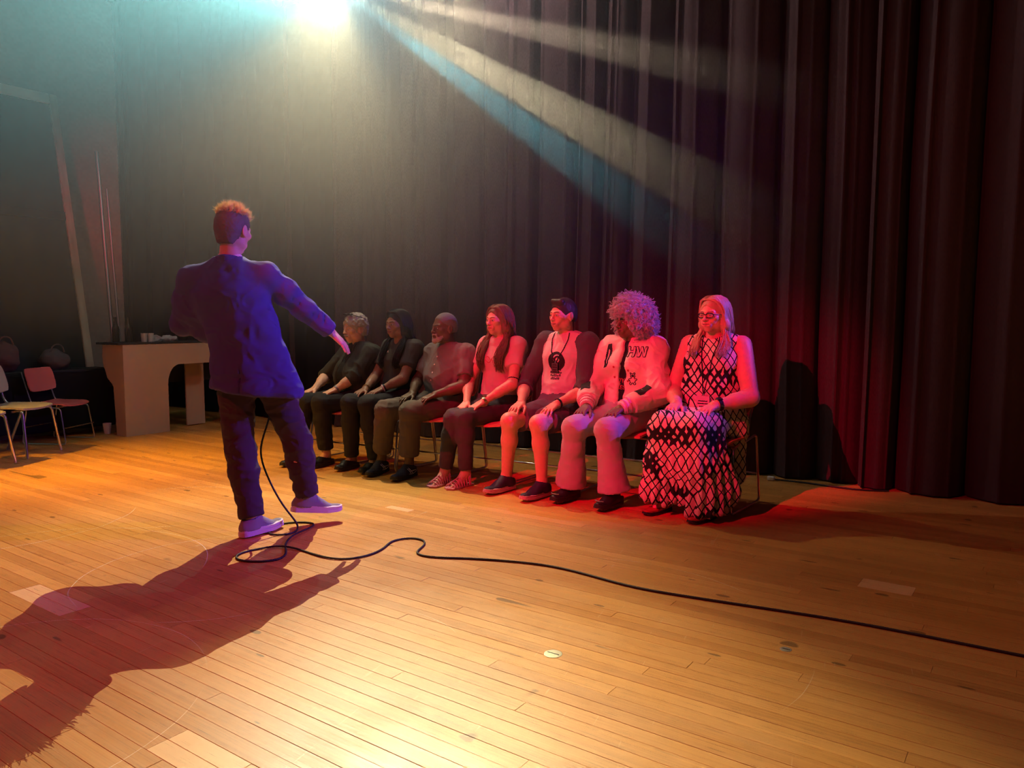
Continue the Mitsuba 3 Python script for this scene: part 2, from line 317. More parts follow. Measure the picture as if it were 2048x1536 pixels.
def velour(p, n, uv):
    w = mnoise(p.x * 260, p.y * 260, p.z * 60); return mi.Color3f(.055, .030, .032) * (.78 + .44 * w * mfbm(p.x * 3, p.z * 1.2, 4) * 1.2)
mat('maroon_velour', proc(velour), .85, spec=.25, sheen=.5, sheen_tint=.5)
def drape(x0, x1, y, z0, z1, seed, wmin, wmax, amp, per=26, nz=36):
    q = np.random.default_rng(seed); xs, ys, ph = [], [], []; x = x0; i = 0
    while x < x1:
        w = q.uniform(wmin, wmax); a = amp * q.uniform(.7, 1.25); sh = q.uniform(.25, .55); rb = q.uniform(.015, .055); rt = q.uniform(.12, .5); rt2 = q.uniform(.5, .9); off = q.uniform(-.03, .03); sk = q.uniform(-.25, .25)
        for t in np.arange(per) / per:
            u = t + sk * t * (1 - t); xs.append(x + w * u); ys.append(off - a * max(math.sin(math.pi * t), 0) ** sh - rb * math.exp(-((t - rt) / .035) ** 2) - .5 * rb * math.exp(-((t - rt2) / .03) ** 2) + .010 * math.sin(t * 9 + i)); ph.append(i + t)
        x += w; i += 1
    xs, ys, ph = map(np.array, (xs, ys, ph)); zs = np.linspace(0, 1, nz) ** 1.3; Zv = z0 + (z1 - z0) * zs
    P = np.zeros((len(xs), nz, 3))
    for j, z in enumerate(Zv):
        wob = .10 * (meshkit.noise(np.stack([ph * .33, ph * 0 + z * .22, ph * 0 + seed], 1)) - .5) + .02 * (meshkit.noise(np.stack([ph * .9, ph * 0 + z * .9, ph * 0 + 3], 1)) - .5)
        fl = 1 + .30 * math.exp(-max(z - z0, 0) / .25) * (meshkit.noise(np.stack([ph * .5, ph * 0, ph * 0 + 8.], 1)))
        P[:, j] = np.stack([xs + wob, y + ys * fl * (1 - .12 * z / 7), xs * 0 + z], 1)
    n = len(xs); i, j = np.meshgrid(np.arange(n - 1), np.arange(nz - 1), indexing='ij'); k = lambda a, b: a * nz + b
    f = np.stack([k(i, j), k(i + 1, j), k(i + 1, j + 1), k(i, j + 1)], -1).reshape(-1, 4)
    return trimesh.Trimesh(P.reshape(-1, 3), np.vstack([f[:, [0, 1, 2]], f[:, [0, 2, 3]]]), process=False)
solo('black_curtain', drape(-12.2, -7.15, 5.86, .012, 7.6, 9, .5, .9, .06), 'black_cloth_flat', 'black side curtain left of the maroon curtain, behind the cream bar', 'curtain', True)
solo('stage_curtain', drape(-7.5, 7.0, 5.98, .012, 7.6, 4, .24, .46, .15), 'maroon_velour', 'tall dark maroon stage curtain in deep folds behind the seated row', 'curtain', True)
struct('trim_1', box(3.1, .012, .09, (-2.3, 6.5, .045)), 'house_black')

# leaning scenery flat by the left wall, its frame pale
mat('raw_pine', proc(lambda p, n, uv: mix((.34, .30, .22), (.46, .41, .31), mnoise(p.y * 30, p.z * 3, p.x * 30))), .8, spec=.2)
mat('lit_pine', (.74, .70, .58), .7, spec=.2)  # top rail only: light from above put into a paler wood colour
mat('wing_black', proc(lambda p, n, uv: mix((.016, .018, .018), (.034, .036, .036), mfbm(p.y * 3, p.z * 1.5, 2))), .95, spec=.1)
f = thing('scenery_flat', 'tall black scenery flat with a pale wooden frame leaning against the left wall', 'stage flat')
A0, A1 = V(-8.42, 4.16, .0), V(-9.10, 4.16, 3.62); ax = nrm(A1 - A0); nn = np.cross(V(0, 1, 0), ax)
def flatbar(y0, y1, t0, t1, th, off, w=None):
    L = (A1 - A0); c = A0 + L * (t0 + t1) / 2; c = V(c[0], (y0 + y1) / 2, c[2]) + nn * off; m = box(abs(y1 - y0), abs(t1 - t0) * np.linalg.norm(L), th, bevel=.004)
    m.apply_transform(frame(c, V(0, 1, 0), ax, np.cross(V(0, 1, 0), ax))); return m
part(f, 'stile', flatbar(4.10, 4.18, 0, 1, .03, .02), 'raw_pine'); part(f, 'stile', flatbar(1.10, 1.18, 0, 1, .03, .02), 'raw_pine')
part(f, 'rail', flatbar(1.18, 4.10, .970, 1, .03, .02), 'lit_pine'); part(f, 'rail', flatbar(1.18, 4.10, .62, .645, .03, .02), 'wing_black'); part(f, 'rail', flatbar(1.18, 4.10, 0, .022, .03, .02), 'raw_pine')
part(f, 'canvas', flatbar(1.14, 4.14, .005, .995, .006, .0), 'wing_black')
solo('steel_pole', tube([(-8.30, 4.30, .55), (-8.62, 4.36, 3.0)], .020, 10), 'dull_steel', 'thin metal pole leaning beside the black flat, left of the cream bar', 'pole', True)
solo('steel_pole', tube([(-8.22, 4.36, .005), (-8.52, 4.40, 2.6)], .013, 10), 'dull_steel', 'thinner metal pole leaning right of the other pole by the bar', 'pole', True)
# wall socket box, low on the left wall
o = thing('outlet_box', 'small outlet box on the left wall between red chair and cream bar', 'outlet')
part(o, 'box', box(.05, .16, .16, (-9.18, 4.55, .30), .008), 'side_plaster'); part(o, 'cover', box(.008, .10, .10, (-9.151, 4.55, .28), .003), 'raw_pine')

# ------------------------------------------------------------------ lamps at the top edge
mat('lamp_black', (.015, .015, .016), .5)
def lamp(pos, target, rgb, label):
    k = thing('stage_lamp', label, 'stage light', None); d = nrm(V(*target) - pos); x = nrm(np.cross(d, UP)); y = np.cross(x, d); M = frame(pos - d * .05, x, y, d)
    pr = [(.0, -.26), (.06, -.255), (.085, -.20), (.092, 0), (.105, .005), (.105, .02), (.086, .02), (.083, -.02)]; m = lathe(pr, 28); m.apply_transform(M); part(k, 'housing', m, 'lamp_black', 40)
    l = lathe([(0, .004), (.03, .003), (.06, 0), (.08, -.006), (.08, -.012), (0, -.012)], 28); l.apply_transform(M); q = part(k, 'lens', l, 'lamp_black', 40)
    scene[q]['emitter'] = {'type': 'area', 'radiance': {'type': 'rgb', 'value': list(map(float, V(*rgb) * DIM))}, 'sampling_weight': .02}
    yk = bent([(-.115, 0, -.09), (-.12, .16, -.09), (.12, .16, -.09), (.115, 0, -.09)], .03); yk = yk @ M[:3, :3].T + M[:3, 3]; part(k, 'yoke', tube(yk, .008, 6), 'lamp_black', True)
    c = (M @ V(0, .16, -.09, 1))[:3]; part(k, 'clamp', tube([c, c * V(1, 1, 0) + UP * 4.86], .012, 8), 'lamp_black', True); return k
lamp(MAIN, (-2.6, 1.2, 0), (30, 20, 9), 'stage lamp with warm lens hanging right of the pink-white lamp')
lamp(WHITE, (-2.2, 1.6, 0.6), (60, 36, 52), 'stage lamp with pink-white lens between the cyan lamp and the warm lamp')
lamp(NEAR, (-1.35, 1.45, 0), (20, 14, 6), 'stage lamp hanging rightmost on the black pipe, aimed at the foreground boards')
lamp(CYAN, (-6.4, 0.6, 2.2), (4, 40, 60), 'stage lamp with a cyan lens, leftmost of the lamps')
solo('lighting_bar', tube([(-12, 4.86, 4.86), (5, 4.86, 4.86)], .024, 12), 'lamp_black', 'black pipe across the stage that carries the three stage lamps', 'pipe', True)

# ------------------------------------------------------------------ cream bar with an arched front, bottles, clutter
mat('cream_board', proc(lambda p, n, uv: mix((.50, .36, .24), (.58, .43, .30), mfbm(p.y * 3, p.z * 3, p.x * 3))), .8, spec=.25)
from shapely.geometry import Polygon, Point, box as sbox
b = thing('bar_counter', 'cream prop bar with black top and arched opening at the left', 'bar counter')
X0, YA, YB, ZT = -7.66, 4.04, 5.04, .93
arch = Polygon([(YA, 0), (YA + .47, 0), (YA + .47, .50)] + [(YA + .47 + .14 * (1 - math.cos(t)), .50 + .21 * math.sin(t)) for t in np.linspace(.1, math.pi / 2, 9)] + [(YB - .02, .71), (YB + .01, .80), (YB - .02, ZT), (YA, ZT)])
part(b, 'front_panel', extrude(arch, .025, frame((X0 - .0125, 0, 0), (0, 1, 0), (0, 0, 1), (1, 0, 0))), 'cream_board')
side = Polygon([(X0 - .013, 0), (X0 - .013, ZT)] + [(X0 - .38, ZT), (X0 - .40, .80), (X0 - .38, .70), (X0 - .36, .68), (X0 - .31, .58), (X0 - .23, .53), (X0 - .20, .50), (X0 - .17, 0)])
part(b, 'side_panel', extrude(side, .025, frame((0, YA + .025, 0), (1, 0, 0), (0, 0, 1), (0, -1, 0))), 'cream_board')
part(b, 'side_panel', extrude(side, .025, frame((0, YB + .40, 0), (1, 0, 0), (0, 0, 1), (0, -1, 0))), 'cream_board')
part(b, 'shelf_support', box(.02, .22, .70, (X0 - .22, YA + .92, .36)), 'cream_board')
part(b, 'worktop', box(.44, 1.50, .022, (X0 - .20, YA + .70, ZT + .011), .004), 'black_paint'); part(b, 'back_panel', box(.02, 1.3, .42, (X0 - .36, YA + .7, .70)), 'black_paint')
mat('bottle_glass', (.030, .022, .014), .12, spec=.6)
for i, (x, y, lb) in enumerate([(X0 - .30, YA + .10, 'dark glass bottle on the cream bar, left one of the pair'), (X0 - .18, YA + .17, 'dark glass bottle on the cream bar, right one of the pair')]):
    k = thing('bottle', lb, 'bottle', None); part(k, 'glass', lathe([(0, 0), (.034, 0), (.036, .01), (.036, .13), (.030, .16), (.014, .19), (.012, .25), (.0, .25)], 20, (x, y, ZT + .022)), 'bottle_glass', 35)
    part(k, 'cap', lathe([(0, .0), (.0145, 0), (.0145, .018), (0, .018)], 14, (x, y, ZT + .262)), 'black_plastic', 35)
mat('clear_wrap', (.50, .50, .48), .15, spec=.8)
cr = np.random.default_rng(5)
for i in range(2):
    m = ball((0, 0, 0), (.05, .09, .034), 3); m = roughen(m, .03, (40, 40, 40), i + 3); m.apply_translation((X0 - .17, YA + .44 + .17 * i, ZT + .050)); solo('plastic_bag', m, 'clear_wrap', ['crumpled clear plastic wrap on the bar top, nearer the bottles', 'crumpled clear plastic wrap on the bar top, farther from the bottles'][i], 'plastic bag')
for i in range(2):
    solo('drinking_glass', lathe([(0, 0), (.026, 0), (.032, .09), (.029, .09), (.024, .006), (0, .006)], 18, (X0 - .10, YA + .29 + .07 * i, ZT + .022)), 'clear_wrap', ['small clear glass on the bar top nearest the bottles', 'small clear glass on the bar top beside the plastic wrap'][i], 'glass', 35)
st = thing('bar_stool', 'dark stool with thin chrome legs standing behind the arch of the cream bar', 'stool'); sx, sy = -7.72, 5.36
part(st, 'seat', lathe([(0, .44), (.15, .44), (.165, .46), (.16, .485), (0, .49)], 24, (sx, sy, 0)), 'black_plastic', 35)
for a in range(4): q = a * math.pi / 2 + .6; part(st, 'leg', tube([(sx + .10 * math.cos(q), sy + .10 * math.sin(q), .44), (sx + .17 * math.cos(q), sy + .17 * math.sin(q), .0)], .009, 8), 'chrome', True)
part(st, 'foot_ring', tube([(sx + .142 * math.cos(q), sy + .142 * math.sin(q), .2) for q in np.linspace(0, 2 * np.pi, 24, endpoint=False)], .007, 6, True), 'chrome', True)

# ------------------------------------------------------------------ chairs
mat('chair_shell', (.60, .16, .12), .45, spec=.4)
mat('chair_tan', (.36, .33, .20), .5, spec=.4)
def shell(w, d, th, fz, n=13, round_=.06):
    """a rounded rectangular shell; fz(u, v) gives its height, u across -1..1 and v along 0..1"""
    from shapely.geometry import box as sb
    u = np.linspace(-1, 1, n); v = np.linspace(0, 1, n); U, W = np.meshgrid(u, v, indexing='ij'); sq = 1 - .10 * (np.abs(2 * W - 1) ** 4)
    sqv = 1 - .08 * np.abs(U) ** 4; x, y = U * w / 2 * sq, ((W - .5) * sqv + .5) * d; z = fz(U, W); a = np.stack([x, y, z], -1).reshape(-1, 3); m = len(a)
    i, j = np.meshgrid(np.arange(n - 1), np.arange(n - 1), indexing='ij'); q = np.stack([i * n + j, (i + 1) * n + j, (i + 1) * n + j + 1, i * n + j + 1], -1).reshape(-1, 4)
    rim = [k * n for k in range(n)] + [(n - 1) * n + k for k in range(1, n)] + [k * n + n - 1 for k in range(n - 2, -1, -1)] + [k for k in range(n - 2, 0, -1)]
    r2 = rim[1:] + rim[:1]; e = np.array([[p + m, s + m, s, p] for p, s in zip(rim, r2)]); q = np.vstack([q, q[:, ::-1] + m, e])
    return trimesh.Trimesh(np.vstack([a, a - V(0, 0, th)]), np.vstack([q[:, [0, 1, 2]], q[:, [0, 2, 3]]]), process=False)
SEAT = shell(.46, .44, .014, lambda u, v: .014 * u ** 2 - .040 * np.clip(v - .78, 0, 1) ** 2 * 16 * .5 + .02 * np.clip(.25 - v, 0, 1) * 2)
BACK = shell(.44, .27, .012, lambda u, v: .045 * u ** 2 - .02 * (v - .5) ** 2)
seat_m = SEAT.copy(); seat_m.apply_translation((0, -.22, .445))
bm = BACK.copy(); bm.apply_transform(frame((0, -.225, .575), (1, 0, 0), nrm(V(0, -.26, 1)), nrm(V(0, 1, .26)))); CH = {'seat': (seat_m, 40), 'backrest': (bm, 40)}
def side_frame(s): return tube(bent([(s * .22, .02, .418), (s * .235, .165, .405), (s * .25, .225, .014), (s * .25, -.285, .014), (s * .245, -.215, .455), (s * .22, -.05, .418)], .035, 5), .0075, 8)
CH['side_frame'] = (side_frame(1), True); CH['side_frame_001'] = (side_frame(-1), True)
for i, s in enumerate((1, -1)): CH['back_stile' + ('_001' if i else '')] = (tube(bent([(s * .20, -.06, .42), (s * .195, -.20, .45), (s * .19, -.305, .80)], .05, 5), .0075, 8), True)
for i, (y, z) in enumerate(((.218, .19), (-.27, .19), (.10, .412), (-.10, .412))): CH['crossbar' + (f'_{i:03d}' if i else '')] = (tube([(-.246 if i < 2 else -.22, y, z), (.246 if i < 2 else .22, y, z)], .006, 8), True)
CHP = {k: mikit.ply(m, 'chair_shell' if k in ('seat', 'backrest') else 'chrome', smooth=sm) for k, (m, sm) in CH.items()}
def chair(x, y, rot, label, group=None, sc=1.0):
    """rot: degrees from facing +y, counterclockwise"""
    k = thing('stacking_chair', label, 'chair', group); M = T().translate([x, y, 0]).rotate([0, 0, 1], rot).scale(sc)
    for p, d in CHP.items(): scene[f'{k}__{p}'] = {**d, 'to_world': M}
who = ['the grey-haired man with sunglasses', 'the black-haired woman in a polo shirt', 'the bearded man in grey', 'the brown-haired woman in pink', 'the man in the raglan shirt', 'the woman with the pale afro', 'the woman in the snakeskin dress']
CX = [-4.84, -4.40, -3.91, -3.42, -2.88, -2.37, -1.80]
for i in range(7): chair(CX[i] + (.0 if i < 6 else .0), 4.45 + .042 * i, 180 + (2 if i < 6 else -1), f'red stacking chair with chrome sled legs under {who[i]}', 'chairs of the seated row')
chair(-7.86, 3.52, -60, 'empty red stacking chair at the far left before the dark table', sc=.86)
# tan chair with thick chrome tube legs at the left edge
def tan_chair(x, y, rot, label):
    k = thing('tube_chair', label, 'chair'); M = np.array(T().translate([x, y, 0]).rotate([0, 0, 1], rot).matrix, float)
    def put(n, m, b, sm): m = m.copy(); m.apply_transform(M); part(k, n, m, b, sm)
    s = shell(.45, .44, .016, lambda u, v: .012 * u ** 2 - .03 * np.clip(v - .8, 0, 1) * 1.5); s.apply_translation((0, -.22, .43)); put('seat', s, 'chair_tan', 40)
    q = BACK.copy(); q.apply_transform(frame((0, -.23, .53), (1, 0, 0), nrm(V(0, -.3, 1)), nrm(V(0, 1, .3)))); put('backrest', q, 'chair_tan', 40)
    for sd in (1, -1):
        put('leg', tube(bent([(sd * .16, .12, .405), (sd * .20, .19, .41), (sd * .235, .24, .0)], .05), .0125, 10), 'chrome', True); put('leg', tube(bent([(sd * .16, .0, .405), (sd * .22, -.08, .40), (sd * .24, -.26, .0)], .06), .0125, 10), 'chrome', True)
        put('back_stile', tube(bent([(sd * .18, -.02, .405), (sd * .19, -.22, .43), (sd * .185, -.31, .74)], .06), .011, 8), 'chrome', True)
    put('seat_rail', tube([(-.20, .10, .40), (.20, .10, .40)], .010, 8), 'chrome', True)
tan_chair(-7.44, 2.96, -56, 'empty tan chair with chrome tube legs in front of the red chair')
tan_chair(-7.12, 2.45, -62, 'tan chair with chrome tube legs, mostly cut off by the left edge')
# dark table with clutter behind the chairs
tb = thing('folding_table', 'black-draped table in the dark behind the two left chairs', 'table'); part(tb, 'tabletop', box(.36, 1.5, .03, (-8.36, 3.45, .66), .006), 'black_paint')
for dx in (-.13, .13):
    for dy in (-.68, .68): part(tb, 'leg', tube([(-8.36 + dx, 3.45 + dy, .65), (-8.36 + dx, 3.45 + dy, 0)], .014, 8), 'dull_steel', True)
part(tb, 'table_skirt', wrinkle(box(.02, 1.48, .56, (-8.165, 3.45, .365)).subdivide().subdivide().subdivide().subdivide(), .03, (0, 18, 1), 3), 'black_cloth_flat', True)
cloth('bag_brown', (.12, .06, .05)); cloth('bag_grey', (.10, .085, .08))
for i, (y, sz, bm_, lb) in enumerate([(3.25, (.12, .15, .15), 'bag_brown', 'slumped brown bag on the dark table, left of the grey bag'), (3.72, (.11, .14, .10), 'bag_grey', 'low grey bag on the dark table, right of the brown bag')]):
    k = thing('bag', lb, 'bag'); m = roughen(ball((0, 0, 0), sz, 4), .06, (9, 9, 9), i + 20); m.apply_translation((-8.38, y, .675 + sz[2] * .93)); m.vertices[:, 2] = np.maximum(m.vertices[:, 2], .676); part(k, 'body', m, bm_, True)
    part(k, 'handle', tube(curve([(-8.32, y - .07, .675 + sz[2] * 1.75), (-8.31, y - .03, .75 + sz[2] * 1.75), (-8.31, y + .03, .75 + sz[2] * 1.75), (-8.32, y + .07, .675 + sz[2] * 1.75)], 12), .008, 6), bm_, True)
k = thing('paper_cup', 'white paper cup on the floor beside the empty red chair', 'cup'); part(k, 'cup', lathe([(0, 0), (.030, 0), (.042, .105), (.044, .11), (.040, .11), (.029, .006), (0, .006)], 22, (-8.02, 4.04, .001)), 'white_plastic', 35)
# floor fittings, tape and cable scraps
mat('brass_old', (.40, .36, .26), .45, metal=.6)
for i, (x, y, r, lb) in enumerate([(-1.42, 2.26, .030, 'round metal floor socket cover let into the boards in the foreground'), (-.75, 2.78, .018, 'small round metal plug in the boards at the lower right')]):
    k = thing('floor_socket', lb, 'floor socket'); part(k, 'plate', lathe([(0, .0008), (r, .0008), (r + .003, .0), (r + .003, -.004), (0, -.004)], 28, (x, y, .0012)), 'brass_old', 30); part(k, 'slot', box(r * 1.6, .003, .0012, (x, y, .0024)), 'black_paint')
k = thing('cable_connector', 'small white connector lying at the foot of the curtain behind the dress', 'connector'); part(k, 'plug', box(.055, .03, .03, (-1.68, 5.69, .018), .006), 'white_plastic'); part(k, 'cable', tube(curve([(-1.65, 5.69, .012), (-1.4, 5.72, .008), (-1.1, 5.70, .008), (-.9, 5.78, .008)], 24), .006, 6), 'rubber', True)
cab = [(-3.65, 2.75, .62), (-3.66, 2.70, .45), (-3.60, 2.70, .30), (-3.53, 2.76, .12), (-3.48, 2.80, .02), (-3.43, 2.70, .006), (-3.50, 2.64, .006), (-3.60, 2.70, .006), (-3.62, 2.84, .006), (-3.50, 2.92, .006), (-3.42, 2.83, .010), (-3.37, 2.69, .014), (-3.27, 2.55, .010), (-3.18, 2.48, .006), (-3.11, 2.39, .006), (-3.15, 2.30, .006), (-3.27, 2.26, .006), (-3.34, 2.32, .006), (-3.33, 2.43, .006), (-3.26, 2.51, .012), (-3.14, 2.54, .006), (-2.98, 2.53, .006), (-2.84, 2.57, .006), (-2.79, 2.69, .006), (-2.82, 2.83, .006), (-2.86, 2.94, .006), (-2.81, 3.03, .006), (-2.73, 3.03, .006), (-2.66, 2.94, .006), (-2.61, 2.85, .006), (-2.52, 2.84, .006), (-2.36, 2.92, .006), (-2.1, 3.03, .006), (-1.87, 3.07, .006), (-1.54, 3.04, .006), (-1.34, 3.05, .006), (-.99, 3.11, .006), (-.62, 3.17, .006), (-.33, 3.19, .006), (-.04, 3.2, .006), (.5, 3.25, .006), (1.6, 3.4, .006), (3.0, 3.3, .006)]
# ------------------------------------------------------------------ people
UP = V(0, 0, 1)
def headrot(fwd, yaw=0.0, pitch=0.0, roll=0.0):
    """right, forward, up of a head that faces along fwd, turned to its own right by yaw, chin down by pitch"""
    f = nrm(V(fwd[0], fwd[1], 0)); r = np.cross(f, UP); y = math.radians(yaw); f2 = f * math.cos(y) + r * math.sin(y)
    r2 = np.cross(f2, UP); p = math.radians(pitch); f3 = f2 * math.cos(p) - UP * math.sin(p); u3 = np.cross(r2, f3)
    q = math.radians(roll); return np.stack([r2 * math.cos(q) + u3 * math.sin(q), f3, u3 * math.cos(q) - r2 * math.sin(q)], 1)
class Head:
    def __init__(s, c, R, k=1.0): s.c, s.R, s.k = np.asarray(c, float), R, k * .001
    def __call__(s, x, y, z): return s.c + s.R @ (V(x, y, z) * s.k)
    def local(s, p): return (np.asarray(p) - s.c) @ s.R / s.k
def head_prims(S, H, jaw=1.0, nose=1.0, cheek=1.0, smile=0.0):
    k = H.k; R = H.R
    def ell(x, y, z, a, b, c, sm=10, op=1): S.ell(H(x, y, z), V(a, b, c) * k, R, sm * k, op)
    def cap(p, q, a, b, sm=8, op=1): S.cap(H(*p), H(*q), a * k, b * k, sm * k, op=op)
    ell(0, -12, 34, 74, 94, 86, 12); ell(0, 24, -22, 60 * cheek, 62, 80, 34); ell(0, 60, -88, 24 * jaw, 22, 20, 26)
    for s in (-1, 1):
        ell(46 * s * jaw, 8, -58, 20, 30, 30, 26); ell(43 * s, 58, -12, 24 * cheek, 22, 18, 20)
        cap((10 * s, 84, 20), (44 * s, 70, 24), 10, 9, 14)
        ell(31 * s, 97, 4, 17, 18, 12, 12, -1)
        ell(31 * s, 73, 3, 17, 14, 12, 5); cap((20 * s, 84, -1), (43 * s, 76, 0), 3.0, 3.0, 4)
        cap((17 * s, 83, 9), (31 * s, 87, 13), 3.2, 3.6, 4); cap((31 * s, 87, 13), (45 * s, 76, 8), 3.6, 3.0, 4)
    cap((0, 86, 14), (0, 104, -22), 8 * nose, 10.5 * nose, 9); ell(0, 108, -25, 11.5 * nose, 11, 10 * nose, 6)
    for s in (-1, 1): ell(12 * s * nose, 97, -28, 8.5 * nose, 10, 8, 5)
    ell(0, 78, -56, 34, 18, 26, 14)
    m = 3 * smile
    for s in (-1, 1):
        cap((0, 95, -51), (23 * s, 82, -55 + m), 5.2, 2.6, 4); cap((0, 93, -63), (21 * s, 82, -58 + m), 6.4, 3.0, 4)
        cap((0, 102, -57), (26 * s, 85, -56 + 1.4 * m), 2.2, 1.8, 2.5, -1)
        if smile: ell(30 * s, 66, -36, 17, 16, 15, 14)
        ell(78 * s, -10, -2, 7, 20, 31, 5); ell(70 * s, -2, -6, 10, 13, 18, 8); ell(86 * s, -8, 2, 6, 11, 19, 4, -1); ell(78 * s, -4, -30, 6, 9, 9, 5)
    ell(0, 76, -74, 14, 10, 6, 8, -1)
def head_colors(P, v):
    L = P.H.local(v); n = len(v); c = np.tile(V(*P.skin), (n, 1)); x, y, z = np.abs(L[:, 0]), L[:, 1], L[:, 2]
    c *= (1 + .10 * (meshkit.noise(v * 60, 3) - .5))[:, None]
    def put(m, col): c[:] = c * (1 - m[:, None]) + V(*col) * m[:, None]
    sm = lambda a, b, t: np.clip((t - a) / (b - a), 0, 1) ** 2 * (3 - 2 * np.clip((t - a) / (b - a), 0, 1))
    inh = (np.abs(L) < 130).all(1)
    lz = -57 + 3 * P.smile * (x / 24) ** 2
    put((1 - sm(.75, 1.15, np.hypot(x / 25, (z - lz) / (11.5 * (1 - .55 * np.clip(x / 25, 0, 1)))))) * (y > 70) * inh * .85, P.lips)
    put((1 - sm(1.2, 2.8, np.abs(z - lz))) * (x < 25) * (y > 76) * inh * .8, V(*P.lips) * .3)
    bz = 25 - .010 * (x - 30) ** 2 + .06 * (x - 12)
    put((1 - sm(2.6, 5.0, np.abs(z - bz))) * sm(8, 13, x) * (1 - sm(42, 50, x)) * (y > 55) * inh * P.brow_w, P.brow)
    put((1 - sm(.7, 1.1, np.hypot((x - 31) / 20, (z - 3) / 13))) * (y > 55) * inh * .35, V(*P.skin) * .45)
    put((1 - sm(3, 5.5, np.hypot(x - 11, z + 34))) * (y > 88) * inh * .7, V(*P.skin) * .25)
    if P.stubble: put(sm(-30, -62, z) * (y > 0) * inh * P.stubble * (z > -125), P.beard)
    return c
def hand_prims(S, W, d, b, lat, sc=1.0, curl=(14, 22, 16), spread=7.0, thumb=(1.0, .9, -.25)):
    d = nrm(d); b = nrm(b - d * (b @ d)); lat = nrm(lat - d * (lat @ d) - b * (b @ lat)); m = .001 * sc
    xs = (30, 10, -10, -28); yl = (88, 92, 88, 80); Ls = (72, 80, 74, 58); rs = (8.6, 8.8, 8.3, 7.4); tips = []
    for i, x in enumerate(xs):
        kn = W + (d * yl[i] + lat * x * 1.05) * m
        S.cap(W + (d * 6 + lat * x * .72) * m, kn, 15 * m, 10.5 * m, .010)
        a = math.radians(spread * (1.5 - i) * .9); f = nrm(d * math.cos(a) + lat * math.sin(a)); q = kn; ang = 0
        for j, (fr, c) in enumerate(zip((.44, .31, .25), curl)):
            ang += math.radians(c); e = q + (f * math.cos(ang) - b * math.sin(ang)) * Ls[i] * fr * m
            S.cap(q, e, rs[i] * (1 - .1 * j) * m, rs[i] * (.92 - .1 * j) * m, .004 if j else .006); q = e
        tips.append(q)
    t0 = W + (d * 22 + lat * 24 - b * 3) * m; t1 = t0 + (nrm(lat * thumb[0] + d * thumb[1] + b * thumb[2])) * 42 * m
    t2 = t1 + nrm(lat * thumb[0] * .35 + d * 1.0 + b * (thumb[2] - .1)) * 32 * m; t3 = t2 + nrm(lat * .1 + d + b * (thumb[2] - .25)) * 26 * m
    S.cap(t0, t1, 15 * m, 11 * m, .014); S.cap(t1, t2, 10.4 * m, 9.2 * m, .004); S.cap(t2, t3, 9.2 * m, 7.6 * m, .004)
    pts = np.array(tips + [t1, t2, t3, W + d * .09, W - b * .02, W + b * .02]); return pts.min(0) - .018, pts.max(0) + .018
